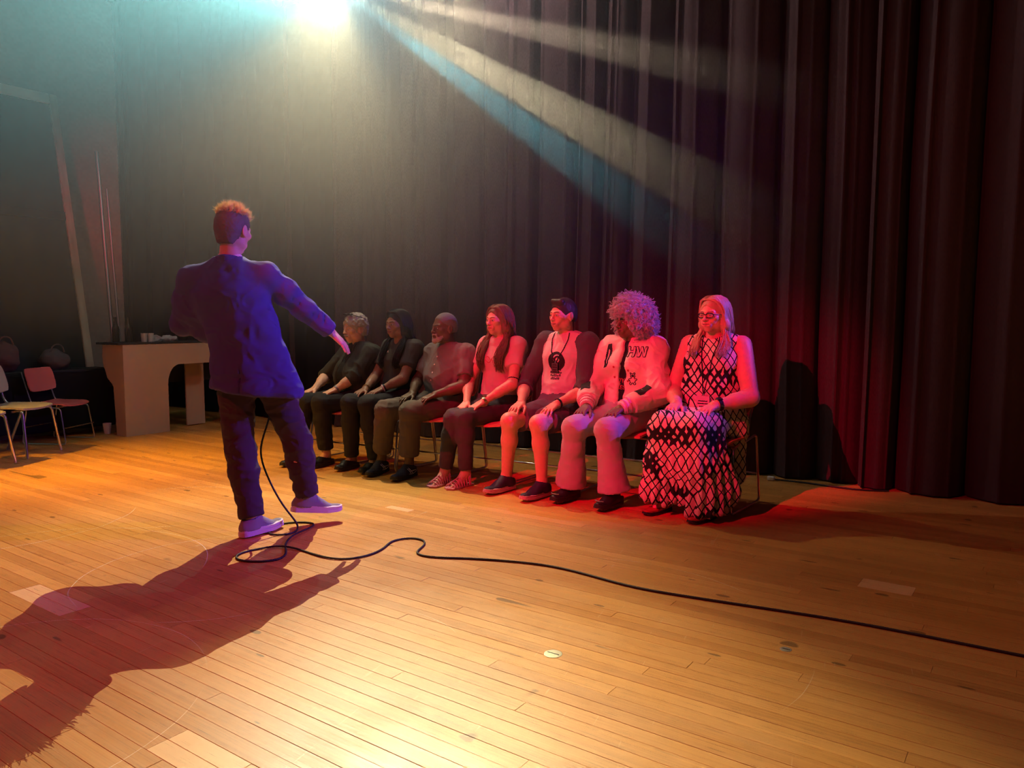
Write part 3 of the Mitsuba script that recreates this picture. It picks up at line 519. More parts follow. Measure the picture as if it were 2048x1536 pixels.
class Person:
    def __init__(s, **kw):
        s.skin, s.lips, s.brow, s.beard = (.60, .36, .26), (.50, .18, .15), (.09, .05, .03), (.2, .18, .16)
        s.brow_w, s.stubble, s.smile, s.jaw, s.nose, s.cheek, s.hs = .85, 0, 0, 1, 1, 1, 1.0
        s.hip, s.waist, s.chest, s.shw = (.165, .115), (.145, .105), (.165, .115), .165
        s.arm = s.leg = 1.0; s.bust = 0; s.belly = 0; s.hsc = 1.0; s.eye = (.10, .06, .04); s.bare_feet = False; s.curl = (12, 20, 14); s.spread = 7; s.hide_legs = False
        s.__dict__.update(kw)
    def frame_from(s, fwd): s.f = nrm(V(fwd[0], fwd[1], 0)); s.r = np.cross(s.f, UP)
    def seat(s, cx, yh, top, yaw=0, lean=.02, hyaw=0, hpitch=0, hoff=(0, 0), sit=.56):
        """yaw: turned towards his or her own right"""
        a = math.radians(yaw); s.frame_from((-math.sin(a), -math.cos(a), 0)); B = V(cx, yh, 0)
        L = lambda x, y, z: B + s.r * x + s.f * y + UP * z
        s.L = L; hz = top - .120 * s.hs; nz = hz - .150 * s.hs; s.Pel = L(0, 0, sit); s.Wst = L(0, -.035, sit + .19); s.Chs = L(0, -.03 - lean, nz - .125); s.Nk = L(0, -.02 - lean, nz)
        s.H = Head(L(hoff[0], .03 - lean + hoff[1], hz), headrot(s.f, hyaw, hpitch), s.hs)
        s.sh = {c: L(k * s.shw, -.025 - lean, nz - .045) for c, k in (('R', 1), ('L', -1))}
        s.hp = {c: L(k * .085, .0, sit - .015) for c, k in (('R', 1), ('L', -1))}
        return s
    def limbs(s, kn, an, toe, el, ha, hd=None, hn=None):
        s.kn, s.an, s.toe, s.el = ({c: np.asarray(x[c], float) for c in 'RL'} for x in (kn, an, toe, el)); s.wr, s.hd, s.hn = {}, {}, {}
        for c in 'RL':
            d = np.asarray(hd[c], float) if hd else nrm(.35 * nrm(np.asarray(ha[c]) - s.el[c]) + .75 * nrm(s.kn[c] - s.hp[c]) - UP * .18)
            s.hd[c] = nrm(d); s.hn[c] = nrm(np.asarray(hn[c], float) if hn else UP + s.f * .25); s.wr[c] = np.asarray(ha[c], float) - s.hd[c] * .075 * s.hsc
        return s
    def torso(s, S, t=0.0, top=True):
        S.ecap(s.Pel, s.Wst, s.hip[0] + t, s.waist[0] + t, s.hip[1] + t, s.waist[1] + t, s.r, .03)
        S.ecap(s.Wst, s.Chs, s.waist[0] + t, s.chest[0] + t, s.waist[1] + t, s.chest[1] + t, s.r, .05)
        S.ecap(s.Chs, s.Nk - UP * .03, s.chest[0] + t, s.chest[0] * .55 + t, s.chest[1] + t, .06 + t, s.r, .05)
        for c in 'RL':
            S.cap(s.Nk - UP * .025, s.sh[c], .048 + t, .050 + t, .05)
            if s.bust: S.ell(s.Chs + s.f * (s.chest[1] * .72) + s.r * (.078 if c == 'R' else -.078) - UP * .035, V(.068, .062, .066) * s.bust + t, None, .045)
        if s.belly: S.ell(s.Wst + s.f * .05, V(s.waist[0] + .01, s.waist[1], .12) * s.belly + t, np.stack([s.r, s.f, UP], 1), .06)
    def arms(s, S, t=0.0, upto=2.0, sides='RL', frm=0.0, k=.03, flat=True, cuff=0.0):
        a = s.arm
        for c in sides:
            sh, el, wr = s.sh[c], s.el[c], s.wr[c]
            u = min(upto, 1.0); S.cap(sh, sh + (el - sh) * u, .054 * a + t, (.054 - .012 * u) * a + t, k, flat and upto <= 1.0)
            if upto > 1.0:
                w = upto - 1; e = el + (wr - el) * w
                S.cap(el, e, .042 * a + t, (.042 - .015 * w) * a + t + cuff, .02, flat)
                if w > .3: S.cap(el + (e - el) * .08, el + (e - el) * .45, .043 * a + t, .040 * a + t, .02)
    def legs(s, S, t=0.0, hem=1.0, flare=0.0, sides='RL', flat=True, knee=0.0):
        a = s.leg
        for c in sides:
            hp, kn, an = s.hp[c], s.kn[c], s.an[c]; S.cap(hp, kn, .084 * a + t, .058 * a + t + knee, .05)
            if hem < 0: continue
            e = kn + (an - kn) * hem; m = kn + (e - kn) * .35; sf = nrm(an - kn); back = -nrm(np.cross(s.r, sf)) * .012
            back = back if back @ s.f < 0 else -back
            S.cap(kn, m + back * (flare == 0), .057 * a + t + knee, .055 * a + t + knee * .8, .03)
            S.cap(m + back * (flare == 0), e, .055 * a + t + knee * .8, (.055 - .019 * min(hem, 1)) * a + t + flare, .03, flat)
    def body(s):
        S = SDF(); s.torso(S, -.012); s.arms(S, 0, 2.0, flat=False)
        if not s.hide_legs: s.legs(S, -.004, 1.0, flat=False)
        H = s.H; S.cap(s.Nk - UP * .03, H(0, -22, -40), .056 * (1 + .12 * (s.jaw - 1)), .050, .035)
        for c in 'RL':
            fd = nrm(s.toe[c] - s.an[c]); an = s.an[c]
            S.cap(an, an + fd * .05 - UP * .03, .036, .03, .02); S.cap(an - fd * .02 - UP * .045, an + fd * .13 - UP * .062, .028, .022, .03)
            if s.bare_feet:
                sd = np.cross(fd, UP)
                for i in range(5):
                    o = (i - 2) * .016; q = an + fd * (.135 - abs(i - 1.5) * .006) + sd * o * (1 if c == 'L' else -1) - UP * .068
                    S.cap(q, q + fd * .035, .009, .0085 if i else .010, .004)
        boxes = [(H(0, 0, 0) - .155 * s.hs, H(0, 0, 0) + .155 * s.hs, .0032)]
        head_prims(S, H, s.jaw, s.nose, s.cheek, s.smile)
        for c in 'RL':
            lat = (s.r if c == 'L' else -s.r) if not hasattr(s, 'lat') else s.lat[c]
            lo, hi = hand_prims(S, s.wr[c], s.hd[c], s.hn[c], lat, s.hsc, s.curl, s.spread)
            boxes.append((lo, hi, .003))
        B = S.mesh(.0075); cen = B.triangles_center; keep = np.ones(len(cen), bool)
        for lo, hi, h in boxes: keep &= ~((cen > lo + .009) & (cen < hi - .009)).all(1)
        B.update_faces(keep); B.remove_unreferenced_vertices()
        return merge([B] + [S.mesh(h, lo, hi) for lo, hi, h in boxes])
    def build(s, label, group=None):
        s.key = thing('person', label, 'person', group); m = s.body(); s.mesh = m
        k = part(s.key, 'body', m, 'skin', True, color=head_colors(s, np.asarray(m.vertices)))
        for sd in (1, -1):
            e = ball((0, 0, 0), 1, 4); p = np.asarray(e.vertices); g = nrm(V(-.05 * sd + s.__dict__.get('gaze', 0), 1, -.05)); a = np.degrees(np.arccos(np.clip(p @ g, -1, 1)))
            col = np.where((a < 13)[:, None], V(.01, .01, .01), np.where((a < 30)[:, None], V(*s.eye), V(.42, .38, .36)))
            e.apply_scale(V(13.2, 12, 6.0)); e.apply_translation((31 * sd, 77.6, 3.2)); e.vertices = s.H.c + (np.asarray(e.vertices) * s.H.k) @ s.H.R.T
            part(s.key, 'eye', e, 'skin_eye', True, color=col)
        return s
    # ---- clothes and hair
    def shirt(s, bsdf, t=.012, sleeve=.6, hem=None, neck=.062, name='shirt', wr=.007, seed=0, label=None, h=.0075, neck_drop=.0, v=0.0, cuff=0.0, sides='RL'):
        S = SDF(); s.torso(S, t)
        if sleeve > 0: s.arms(S, t + .004, sleeve, sides, k=.045, cuff=cuff)
        c0 = s.Nk + UP * .02
        S.cap(c0 - UP * (.03 + neck_drop) - s.f * .02, c0 + UP * .12, neck, neck + .02, .008, op=-1)
        if v: S.cap(s.Nk + s.f * .10 - UP * v, s.Nk + s.f * .09 + UP * .08, .012, .085, .008, op=-1)
        if sleeve <= 0:
            for c, k in (('R', 1), ('L', -1)): S.cap(s.sh[c] + s.r * k * .035 - UP * .09, s.sh[c] + s.r * k * .04 + UP * .05, .062, .05, .01, op=-1)
        S.cut(s.Pel - UP * (.035 if hem is None else hem), -UP)
        m = wrinkle(S.mesh(h), wr, seed=seed); s.top = m; return part(s.key, name, m, bsdf, True, label)
    def trousers(s, bsdf, t=.010, hem=.93, flare=.012, name='trousers', wr=.006, seed=1, label=None, knee=.004, top=.06, flat=True):
        S = SDF(); S.ecap(s.Pel - UP * .01, s.Pel + UP * top, s.hip[0] + t, s.hip[0] + t, s.hip[1] + t, s.hip[1] + t - .005, s.r, .03); s.legs(S, t, hem, flare, knee=knee, flat=flat)
        S.cut(s.Pel + UP * (top + .03), UP); m = wrinkle(S.mesh(.0075), wr, (8, 8, 11), seed); s.bottom = m; return part(s.key, name, m, bsdf, True, label)
    def shoe(s, c, upper, sole, L=.275, wd=1.0, high=.06, sole_h=.026, tilt=0.0, laces=None, name='shoe', label=None, low=False):
        an = s.an[c]; fd = nrm((s.toe[c] - an) * V(1, 1, 0)); sd = np.cross(fd, UP); w = fd * math.cos(tilt) - UP * math.sin(tilt); u = np.cross(sd, w)
        base = an - u * s.__dict__.get('ankle_h', .088) + w * .0; M = frame(base, sd, w, u); k = L / .275
        from shapely.geometry import Point; from shapely.ops import unary_union
        o = unary_union([Point(0, -.045 * k).buffer(.034 * wd), Point(.004, .105 * k).buffer(.046 * wd), Point(.002, .165 * k).buffer(.034 * wd)]).convex_hull.buffer(.004)
        so = merge([extrude(o.simplify(.001), sole_h * .6, frame((0, 0, 0), (1, 0, 0), (0, 1, 0), (0, 0, 1))), extrude(o.buffer(-.003).simplify(.001), sole_h * .4 + .004, frame((0, 0, sole_h * .6), (1, 0, 0), (0, 1, 0), (0, 0, 1)))])
        def spring(m, lift=False):
            v = np.asarray(m.vertices).copy(); tt = np.clip((v[:, 1] + .08 * k) / (.28 * k), 0, 1)
            v[:, 2] = (v[:, 2] if lift else v[:, 2] * (1.18 - .42 * tt)) + .014 * np.clip((tt - .72) / .28, 0, 1) ** 2 - (.20 * sole_h * tt if lift else 0); m.vertices = v; return m
        so = spring(so); so.apply_transform(M)
        S = SDF(); G = lambda x, y, z: V(x, y, z)
        S.ecap(G(0, -.042 * k, .04), G(.003, .10 * k, .028), .034 * wd, .043 * wd, .040, .034, V(1, 0, 0), .03); S.ell(G(.002, .155 * k, .022), V(.036 * wd, .045, .028), None, .03)
        if not low: S.cap(G(0, -.018, .05), G(0, -.010, high + .02), .043, .044, .03); S.cap(G(0, .005, high * .85), G(0, .075, .050), .036, .030, .03)
        S.cut(V(0, 0, sole_h - .004), -UP); S.cut(V(0, .02, high), V(0, -.30, 1)) if not low else S.cut(V(0, 0, .048), V(0, .12, 1))
        up = spring(S.mesh(.006), True); up.apply_transform(M); kk = part(s.key, name, up, upper, True, label); part(kk, 'sole', so, sole, 30)
        if laces:
            for j in range(5):
                y = .035 + .017 * j; z = .078 - .0075 * j
                part(kk, 'lace', trimesh.Trimesh(*(lambda q: (q.vertices @ M[:3, :3].T + M[:3, 3], q.faces))(tube(curve([(-.026, y, z - .006), (0, y + .004 * (-1) ** j, z + .010), (.026, y, z - .006)], 7), .003, 5)), process=False), laces, True)
        return kk, M, up
    def hair_sdf(s, d=12, back=-60, face=(68, 74, 92, 76, -34), k=10):
        """short hair: a shell d millimetres over the skull, open at the face and ears"""
        H, S = s.H, SDF(); R, q = H.R, H.k
        S.ell(H(0, -14, 36), V(74 + d * .7, 95 + d * .7, 86 + d) * q, R, .01); S.ell(H(0, -48, -10), V(60 + d * .5, 55 + d * .5, 70) * q, R, .03)
        S.ell(H(0, face[3], face[4]), V(face[0], face[1], face[2]) * q, R, k * q, -1)
        for sd in (1, -1): S.ell(H(82 * sd, 4, -24), V(26, 34, 48) * q, R, .006, -1)
        S.cut(H(0, -60, back), -H.R[:, 2]); return S
    def decal(s, m, o, ux, uy, dr_, lift=.003, garment=None, edge=.008):
        """lays a flat mesh (x, y in metres, z thickness) on the garment, cast along dr_ from the plane at o"""
        g = garment if garment is not None else s.top; m = m.copy()
        for _ in range(6):
            e = np.linalg.norm(m.vertices[m.edges_unique[:, 0]] - m.vertices[m.edges_unique[:, 1]], axis=1)
            if e.max() < edge * 1.5 or len(m.faces) > 30000: break
            m = m.subdivide_to_size(edge, 8) if hasattr(m, 'subdivide_to_size') else m.subdivide()
        p = np.asarray(m.vertices); q = o + p[:, :1] * np.asarray(ux) + p[:, 1:2] * np.asarray(uy); d = nrm(dr_)
        loc, ir, _ = g.ray.intersects_location(q - d * .25, np.tile(d, (len(q), 1)), multiple_hits=False)
        hit = np.full(len(q), np.nan); hit[ir] = np.einsum('ij,j->i', loc - q[ir], d)
        md = np.nanmedian(hit) if len(ir) else 0.0; hit = np.where(np.isnan(hit), md, np.clip(hit, md - .08, md + .08))
        return trimesh.Trimesh(q + d * (hit - lift - p[:, 2])[:, None], m.faces, process=False)
def strands(H, n, L, r, spread, seed=0, up=(0, .2, 1), zone=lambda l: l[2] > .3, jit=.5):
    """spiky locks standing on the skull"""
    g = np.random.default_rng(seed); out = []
    while len(out) < n:
        d = nrm(g.normal(size=3))
        if not zone(d): continue
        p = H(*(d * V(78, 99, 92) + V(0, -12, 34))); o = nrm(H.R @ nrm(d * spread + V(*up) + jit * g.normal(size=3))); l = L * g.uniform(.6, 1.3)
        q = p + o * l; b = H.R @ nrm(g.normal(size=3)); out.append(tube([p - o * .004, (p + q) / 2 + b * l * .12, q], [r, r * .7, r * .15], 4))
    return merge(out)
def streaks(m, H, amp, fx=110, fz=9, seed=0):
    p = H.local(m.vertices) * .001; a = np.arctan2(p[:, 0], p[:, 1] + .02); q = np.stack([a * fx * .09, p[:, 2] * fz, a * 0 + np.hypot(p[:, 0], p[:, 1]) * 30], 1)
    w = meshkit.noise(q, seed) + .6 * meshkit.noise(q * V(2.3, 1.5, 1), seed + 1) - .8
    return trimesh.Trimesh(m.vertices + vnorm(m) * (amp * w)[:, None], m.faces, process=False)
def long_hair(s, part_x=0, length=.30, width=1.0, fl=1.0, seed=0, frontdrop=.26, wave=.0, n=300, r=.0052, parent_bsdf='hair_brown', label=None):
    """hair from a parting over the crown, past the ears and over the shoulders: a base and many tapering locks"""
    H, S = s.H, SDF(); R, q = H.R, H.k; g = np.random.default_rng(seed)
    S.ell(H(0, -14, 36), V(80, 100, 92) * q, R, .01); S.ell(H(0, -55, -40), V(72 * width, 54, 88) * q, R, .03)
    for sd in (1, -1):
        a, b = H(70 * sd, 10, 44), H(80 * sd * width, -14, -62); S.cap(a, b, .022, .026 * fl, .03); bk = s.Nk - s.f * .07 + s.r * sd * .055 - UP * .02; S.cap(b, bk, .030 * fl, .034 * fl, .04); S.cap(bk, bk - UP * length * .5, .034, .02, .04)
    S.ell(H(part_x * .25, 84, -30), V(57, 66, 92) * q, R, .010, -1); S.cap(H(0, 70, -70), s.Nk + s.f * .10 - UP * .04, .062, .045, .01, op=-1)
    k = part(s.key, 'hair', streaks(S.mesh(.0065), H, .005, seed=seed), parent_bsdf, True, label); out = []
    for i in range(n):
        sd = 1 if i % 2 else -1; u = g.uniform(0, 1) ** 1.15; j = lambda x: g.normal(0, x); w = width * fl
        px = part_x * (1 - u) + sd * 3 + j(3); y0 = 62 - 150 * u; top = 36 + 93 * math.sqrt(max(1 - ((y0 + 14) / 104) ** 2, .05))
        pts = [H(px, y0, top + 2), H(sd * (50 + j(3)) + .3 * px, 56 - 135 * u, top * .72 + 26 + j(3)), H(sd * (83 * w + j(4)), 34 - 120 * u, 40), H(sd * (91 * w + j(5)), 18 - 110 * u, -34 + j(6)), H(sd * (86 * w + j(6)), 14 - 112 * u, -98)]
        L = g.uniform(.55, 1.0)
        if u < .58:
            sx = .045 + .060 * g.uniform() + .02 * (1 - u); zz = s.Chs[2] + .17 - frontdrop * L; o = s.Chs + s.r * sd * sx + s.f * .4; ends = []
            for f_ in (.0, .5, 1.0):
                o_ = V(o[0], o[1], (s.Nk[2] - .015) * (1 - f_) + zz * f_) + s.r * sd * (.012 * (1 - f_)); loc, _, _ = s.top.ray.intersects_location([o_], [-s.f], multiple_hits=False)
                ends.append((loc[0] if len(loc) else o_ - s.f * .28) + s.f * (.010 + .022 * g.uniform()))
            pts += [ends[0] * .6 + pts[-1] * .4] + ends[1:]
        else:
            bk = s.Nk - s.f * (.085 + .02 * g.uniform()) + s.r * sd * (.03 + .07 * g.uniform()); pts += [bk, bk - UP * length * .35 * L, bk - UP * length * .7 * L]
        c = curve(pts, 17); t = np.linspace(0, 1, 17)
        if wave: ph = g.uniform(0, 6.3); c += (s.r * 1.0)[None] * (wave * np.clip(t * 2 - .6, 0, 1) * np.sin(t * 15 + ph))[:, None] + UP[None] * 0 + s.f[None] * (wave * .6 * np.clip(t * 2 - .6, 0, 1) * np.cos(t * 15 + ph))[:, None]
        out.append(tube(c, r * np.interp(t, [0, .15, .6, 1], [.7, 1.1, 1.0, .25]) * g.uniform(.7, 1.3), 4, caps=False))
    part(k, 'locks', merge(out), parent_bsdf, True, kind='stuff', label='loose locks')
    return k
def ring_band(a, b, t, r, w, th=.003):
    """a strap around a forearm: at fraction t between a and b"""
    c = a + (b - a) * t; ax = nrm(b - a); x = nrm(np.cross(ax, UP + .01)); y = np.cross(ax, x); an = np.linspace(0, 2 * np.pi, 24, endpoint=False)
    pr = [(r, -w / 2), (r + th, -w / 2), (r + th, w / 2), (r, w / 2)]; v = np.array([[c + (x * math.cos(t_) + y * math.sin(t_)) * q + ax * z for q, z in pr] for t_ in an]).reshape(-1, 3)
    f = [[i * 4 + j, ((i + 1) % 24) * 4 + j, ((i + 1) % 24) * 4 + (j + 1) % 4, i * 4 + (j + 1) % 4] for i in range(24) for j in range(4)]; f = np.array(f)
    return trimesh.Trimesh(v, np.vstack([f[:, [0, 1, 2]], f[:, [0, 2, 3]]]), process=False)
# ------------------------------------------------------------------ the cast
for n_, c_, r_ in [('hair_blond', (.78, .58, .32), .5), ('hair_lightbrown', (.11, .085, .085), .6), ('hair_grey', (.34, .30, .25), .6), ('hair_black', (.010, .009, .009), .38), ('hair_short_grey', (.16, .15, .14), .8), ('beard_grey', (.34, .32, .30), .8),
                   ('hair_brown', (.15, .085, .045), .45), ('hair_dark', (.035, .024, .020), .45), ('hair_silver', (.62, .56, .60), .7), ('hair_wheat', (.46, .33, .20), .45),
                   ('navy_wool', (.055, .050, .22), .8), ('charcoal_denim', (.050, .034, .052), .85), ('dark_shirt', (.030, .032, .028), .8), ('black_tee', (.014, .014, .015), .85), ('black_trouser', (.018, .018, .022), .85), ('grey_polo', (.050, .050, .048), .8),
                   ('grey_shirt', (.17, .145, .14), .8), ('taupe_trouser', (.115, .085, .075), .85), ('pink_tee', (.55, .30, .32), .8), ('slate_trouser', (.055, .045, .055), .85), ('raglan_white', (.60, .52, .50), .8), ('raglan_sleeve', (.085, .075, .085), .85),
                   ('plum_shorts', (.13, .075, .115), .85), ('cream_jacket', (.72, .58, .50), .55), ('cream_rib', (.70, .60, .58), .8), ('stone_flares', (.40, .33, .36), .85), ('patch_black', (.02, .016, .018), .7), ('patch_red', (.45, .05, .06), .7), ('print_pale', (.60, .50, .48), .7),
                   ('shoe_grey', (.23, .20, .25), .8), ('sole_pale', (.62, .50, .60), .6), ('shoe_black', (.018, .018, .020), .45), ('shoe_navy', (.030, .030, .055), .7), ('sole_pink', (.52, .30, .36), .6), ('sandal_pink', (.62, .25, .34), .3), ('flat_red', (.42, .03, .035), .35), ('lace_pale', (.5, .45, .5), .8), ('belt_black', (.012, .012, .013), .35), ('card_pink', (.62, .45, .48), .4), ('paper_white', (.75, .72, .70), .6), ('glasses_black', (.010, .010, .011), .25), ('watch_face', (.02, .02, .025), .08)]:
    mat(n_, c_, r_, spec=.3)
for n_, c_ in (('hair_blond', (.80, .62, .36)), ('hair_silver', (.66, .60, .66))):
    scene[n_] = {'type': 'principledthin', 'base_color': {'type': 'rgb', 'value': list(c_)}, 'roughness': .55, 'diff_trans': 1.0, 'spec_trans': 0.0}
def rot_to(p, H): return H.c + (np.asarray(p) * H.k) @ H.R.T
def lanyard(s, drop, side_in=.05, badge=(.062, .085), cardmat='card_pink', cord='black_paint', g=None, name='lanyard'):
    g = g or s.top; c = s.Chs; pts = []
    L = [(-side_in * 1.15, .155), (-side_in * 1.2, .10), (-side_in * .8, .02), (0, -drop), (side_in * .8, .02), (side_in * 1.2, .10), (side_in * 1.15, .155)]
    path = bent([V(*q, 0) for q in L], .03, 4); dense = np.array([V(np.interp(t, np.arange(len(path)), path[:, 0]), np.interp(t, np.arange(len(path)), path[:, 1])) for t in np.linspace(0, len(path) - 1, 60)])
    o = c + s.f * .30; q = o + dense[:, :1] * s.r + dense[:, 1:] * UP; loc, ir, _ = g.ray.intersects_location(q, np.tile(-s.f, (len(q), 1)), multiple_hits=False)
    w = np.full(len(q), np.nan); w[ir] = (loc - q[ir]) @ -s.f; ok = ~np.isnan(w); w = np.interp(np.arange(len(q)), np.arange(len(q))[ok], w[ok]) - .004
    p = q - s.f * w[:, None]; k = part(s.key, name, tube(p, .0032, 6), cord, True)
    i = len(p) // 2; b = p[i] - UP * (badge[1] / 2 + .012) + s.f * .010; m = box(badge[0], .003, badge[1], bevel=.001); M = frame(b, s.r, s.f, UP); m.apply_transform(M); kb = part(k, 'badge', m, cardmat)
    for j, (dz, ww) in enumerate(((.022, .7), (.006, .8), (-.012, .55), (-.026, .75))):
        m = box(badge[0] * ww, .001, .006, (0, .0021, dz)); m.apply_transform(M); part(k, 'print_line', m, 'patch_black')
    part(k, 'clip', tube([p[i], p[i] - UP * .016 + s.f * .006], .004, 6), 'chrome', True)

# ---- man standing with his back to the camera
A = Person(skin=(.62, .37, .27), arm=1.06, leg=1.05, hip=(.175, .125), waist=(.165, .125), chest=(.190, .130), shw=.185, hs=1.0, hsc=1.04, curl=(6, 10, 8), spread=11, brow=(.35, .22, .10))
A.frame_from((-.54, .84, 0)); A.Pel = V(-3.585, 2.60, .93); A.Wst = V(-3.615, 2.575, 1.14); A.Chs = V(-3.675, 2.545, 1.335); A.Nk = V(-3.675, 2.545, 1.500)
A.H = Head(V(-3.675, 2.575, 1.668), headrot(A.f, 14, 10), 1.02)
A.sh = {'R': V(-3.530, 2.665, 1.435), 'L': V(-3.835, 2.425, 1.415)}; A.hp = {'R': A.Pel + A.r * .095 - UP * .03, 'L': A.Pel - A.r * .095 - UP * .03}
A.kn = {'R': V(-3.505, 2.83, .505), 'L': V(-3.665, 2.57, .475)}; A.an = {'R': V(-3.515, 2.90, .165), 'L': V(-3.585, 2.575, .095)}
A.toe = {'R': A.an['R'] + V(.10, .20, -.05), 'L': A.an['L'] + V(-.02, .2, 0)}
A.el = {'R': V(-3.475, 2.875, 1.255), 'L': V(-3.985, 2.445, 1.165)}; A.hd = {'R': nrm(V(.05, .115, -.12)), 'L': nrm(V(.45, .75, .35))}
A.wr = {'R': V(-3.425, 3.020, 1.125), 'L': V(-3.860, 2.640, 1.250)}; A.hn = {'R': nrm(V(.55, .25, .6)), 'L': nrm(V(-.6, .2, .4))}; A.lat = {'R': nrm(V(-.8, .5, .1)), 'L': UP}
A.build('standing man seen from behind in navy blazer, one arm held out, stepping forward')
# blazer
S = SDF(); t = .020
S.ecap(A.Pel - UP * .11, A.Wst, .222, .172, .178, .142, A.r, .03); S.ecap(A.Wst, A.Chs, .178, .200, .142, .148, A.r, .05); S.ecap(A.Chs, A.Nk - UP * .05, .200, .105, .148, .085, A.r, .05)
for c in 'RL':
    S.cap(A.Nk - UP * .030, A.sh[c] - UP * .012, .062, .066, .05); S.cap(A.sh[c] - UP * .01, A.sh[c] + (A.el[c] - A.sh[c]) * .5, .070, .068, .04); S.cap(A.sh[c] + (A.el[c] - A.sh[c]) * .5, A.el[c], .068, .060, .03)
    S.cap(A.el[c], A.el[c] + (A.wr[c] - A.el[c]) * (.98 if c == 'R' else .93), .060, .047, .03, True)
fl = A.Pel + A.r * .16 - A.f * .02; S.cap(A.Wst + A.r * .10 - A.f * .02, fl - UP * .13 + A.r * .04, .075, .085, .05); S.cap(A.sh['L'] * .5 + A.el['L'] * .5 + A.r * .06 - UP * .06, A.el['L'] + A.r * .14 - UP * .02, .07, .08, .06)
S.cap(A.Nk + UP * .005 - A.f * .0, A.Nk + UP * .15, .066, .085, .006, op=-1)
S.ecap(A.Pel - A.f * .30 - UP * .25, A.Pel - A.f * .30 + UP * .05, .009, .003, .16, .14, A.r, .006, op=-1); S.ecap(A.Chs + A.f * .24, A.Pel + A.f * .26 - UP * .2, .03, .06, .16, .16, A.r, .01, op=-1)
S.cut(A.Pel - UP * .130, nrm(-UP + A.r * -.12))
for k_, (t0, b0) in enumerate(((.30, .7), (.55, .5), (.75, .9), (1.15, .6), (1.35, .4), (1.6, .7))):
    a_, b_ = (A.sh['R'], A.el['R']) if t0 < 1 else (A.el['R'], A.wr['R']); q_ = a_ + (b_ - a_) * (t0 % 1); ax_ = nrm(b_ - a_); sd_ = nrm(np.cross(ax_, A.f)); up_ = np.cross(sd_, ax_)
    S.cap(q_ + sd_ * .062 - ax_ * .03 + up_ * .02, q_ - up_ * .064 + ax_ * .02 + sd_ * .01, .003, .002, .016, op=-1)
m = wrinkle(S.mesh(.0065), .011, (7, 7, 9), 2); A.top = m; jk = part(A.key, 'blazer', m, 'navy_wool', True)
an = np.linspace(-2.5, 2.5, 26); Cc = A.Nk + UP * .030 - A.f * .004
pr = [Cc + (A.r * math.sin(a) * .066 - A.f * math.cos(a) * .066) - UP * (.012 + .030 * (1 - math.cos(a)) * .5) for a in an]
v = np.array([[p + UP * .020, p + UP * .012 + nrm((p - Cc) * V(1, 1, 0)) * .012, p - UP * .030 + nrm((p - Cc) * V(1, 1, 0)) * .020, p - UP * .028 + nrm((p - Cc) * V(1, 1, 0)) * .006, p + UP * .010 - nrm((p - Cc) * V(1, 1, 0)) * .004] for p in pr]).reshape(-1, 3)
f5 = np.array([[i * 5 + j, (i + 1) * 5 + j, (i + 1) * 5 + (j + 1) % 5, i * 5 + (j + 1) % 5] for i in range(25) for j in range(5)]); part(jk, 'collar', trimesh.Trimesh(v, np.vstack([f5[:, [0, 1, 2]], f5[:, [0, 2, 3]]]), process=False), 'navy_wool', 40)
S = SDF(); S.ecap(A.Wst, A.Nk - UP * .03, .15, .10, .12, .075, A.r, .03); S.cap(A.Nk - UP * .03, A.Nk + UP * .028 + A.f * .006, .062, .060, .02); S.cut(A.Nk + UP * .045, UP)
part(A.key, 'shirt', S.mesh(.008), 'paper_white', True)
A.trousers('charcoal_denim', .008, .96, .016, wr=.014, knee=.006, top=.05, seed=12)
A.ankle_h = .085
for c, tl in (('R', .12), ('L', 0)): A.shoe(c, 'shoe_grey', 'sole_pale', L=.295, high=.108, sole_h=.034, tilt=tl, laces='lace_pale', name='sneaker')
S = A.hair_sdf(9, -82, (76, 74, 92, 74, -32)); S.ell(A.H(0, -58, -58), V(50, 36, 40) * A.H.k, A.H.R, .02); hm = roughen(S.mesh(.005), .006, (180, 180, 120), 4); hk = part(A.key, 'hair', hm, 'hair_lightbrown', True, 'short hair, brown at the back')
part(hk, 'spiky_top', strands(A.H, 900, .034, .0028, .9, 1, (0, .35, .7), lambda l: l[2] > .42 and l[1] < .85), 'hair_blond', True, 'spiky blond tips')
mc = A.wr['L'] + A.hd['L'] * .085 - A.hn['L'] * .03; ma = nrm(V(.15, .25, 1)); kmic = thing('microphone', 'black corded microphone in the left hand of the standing man', 'microphone')
part(kmic, 'handle', tube([mc - ma * .10, mc - ma * .02, mc + ma * .07], [.010, .013, .019], 14), 'black_plastic', True); part(kmic, 'grille', ball(mc + ma * .095, .026, 3), 'dull_steel', True)
cb = [mc - ma * .10, mc - ma * .16, V(-3.72, 2.80, .95)] + [V(*q) for q in cab]
solo('microphone_cable', tube(curve(cb, 420), .0052, 6), 'rubber', 'black microphone cable looping and running across the stage floor', 'cable', True)

# ---- 1 grey-haired man
p = Person(skin=(.58, .35, .25), arm=1.0, leg=1.0, hip=(.175, .13), waist=(.17, .13), chest=(.18, .125), shw=.175, belly=.95, brow=(.30, .26, .20), lips=(.42, .20, .17), eye=(.2, .25, .28))
p.seat(-4.83, 4.52, 1.225, 10, .04, -2, 2, sit=.53)
p.limbs({'R': V(-5.03, 4.16, .505), 'L': V(-4.82, 4.14, .515)}, {'R': V(-5.08, 4.10, .095), 'L': V(-4.84, 4.20, .095)}, {'R': V(-5.03, 3.9, .05), 'L': V(-4.80, 4.0, .05)}, {'R': V(-5.165, 4.50, .70), 'L': V(-4.715, 4.40, .71)}, {'R': V(-5.06, 4.21, .590), 'L': V(-4.81, 4.20, .595)})
p.build('seated grey-haired man in dark open shirt, sunglasses pushed up on his head')
p.shirt('black_tee', .008, 0.3, seed=3, name='undershirt')
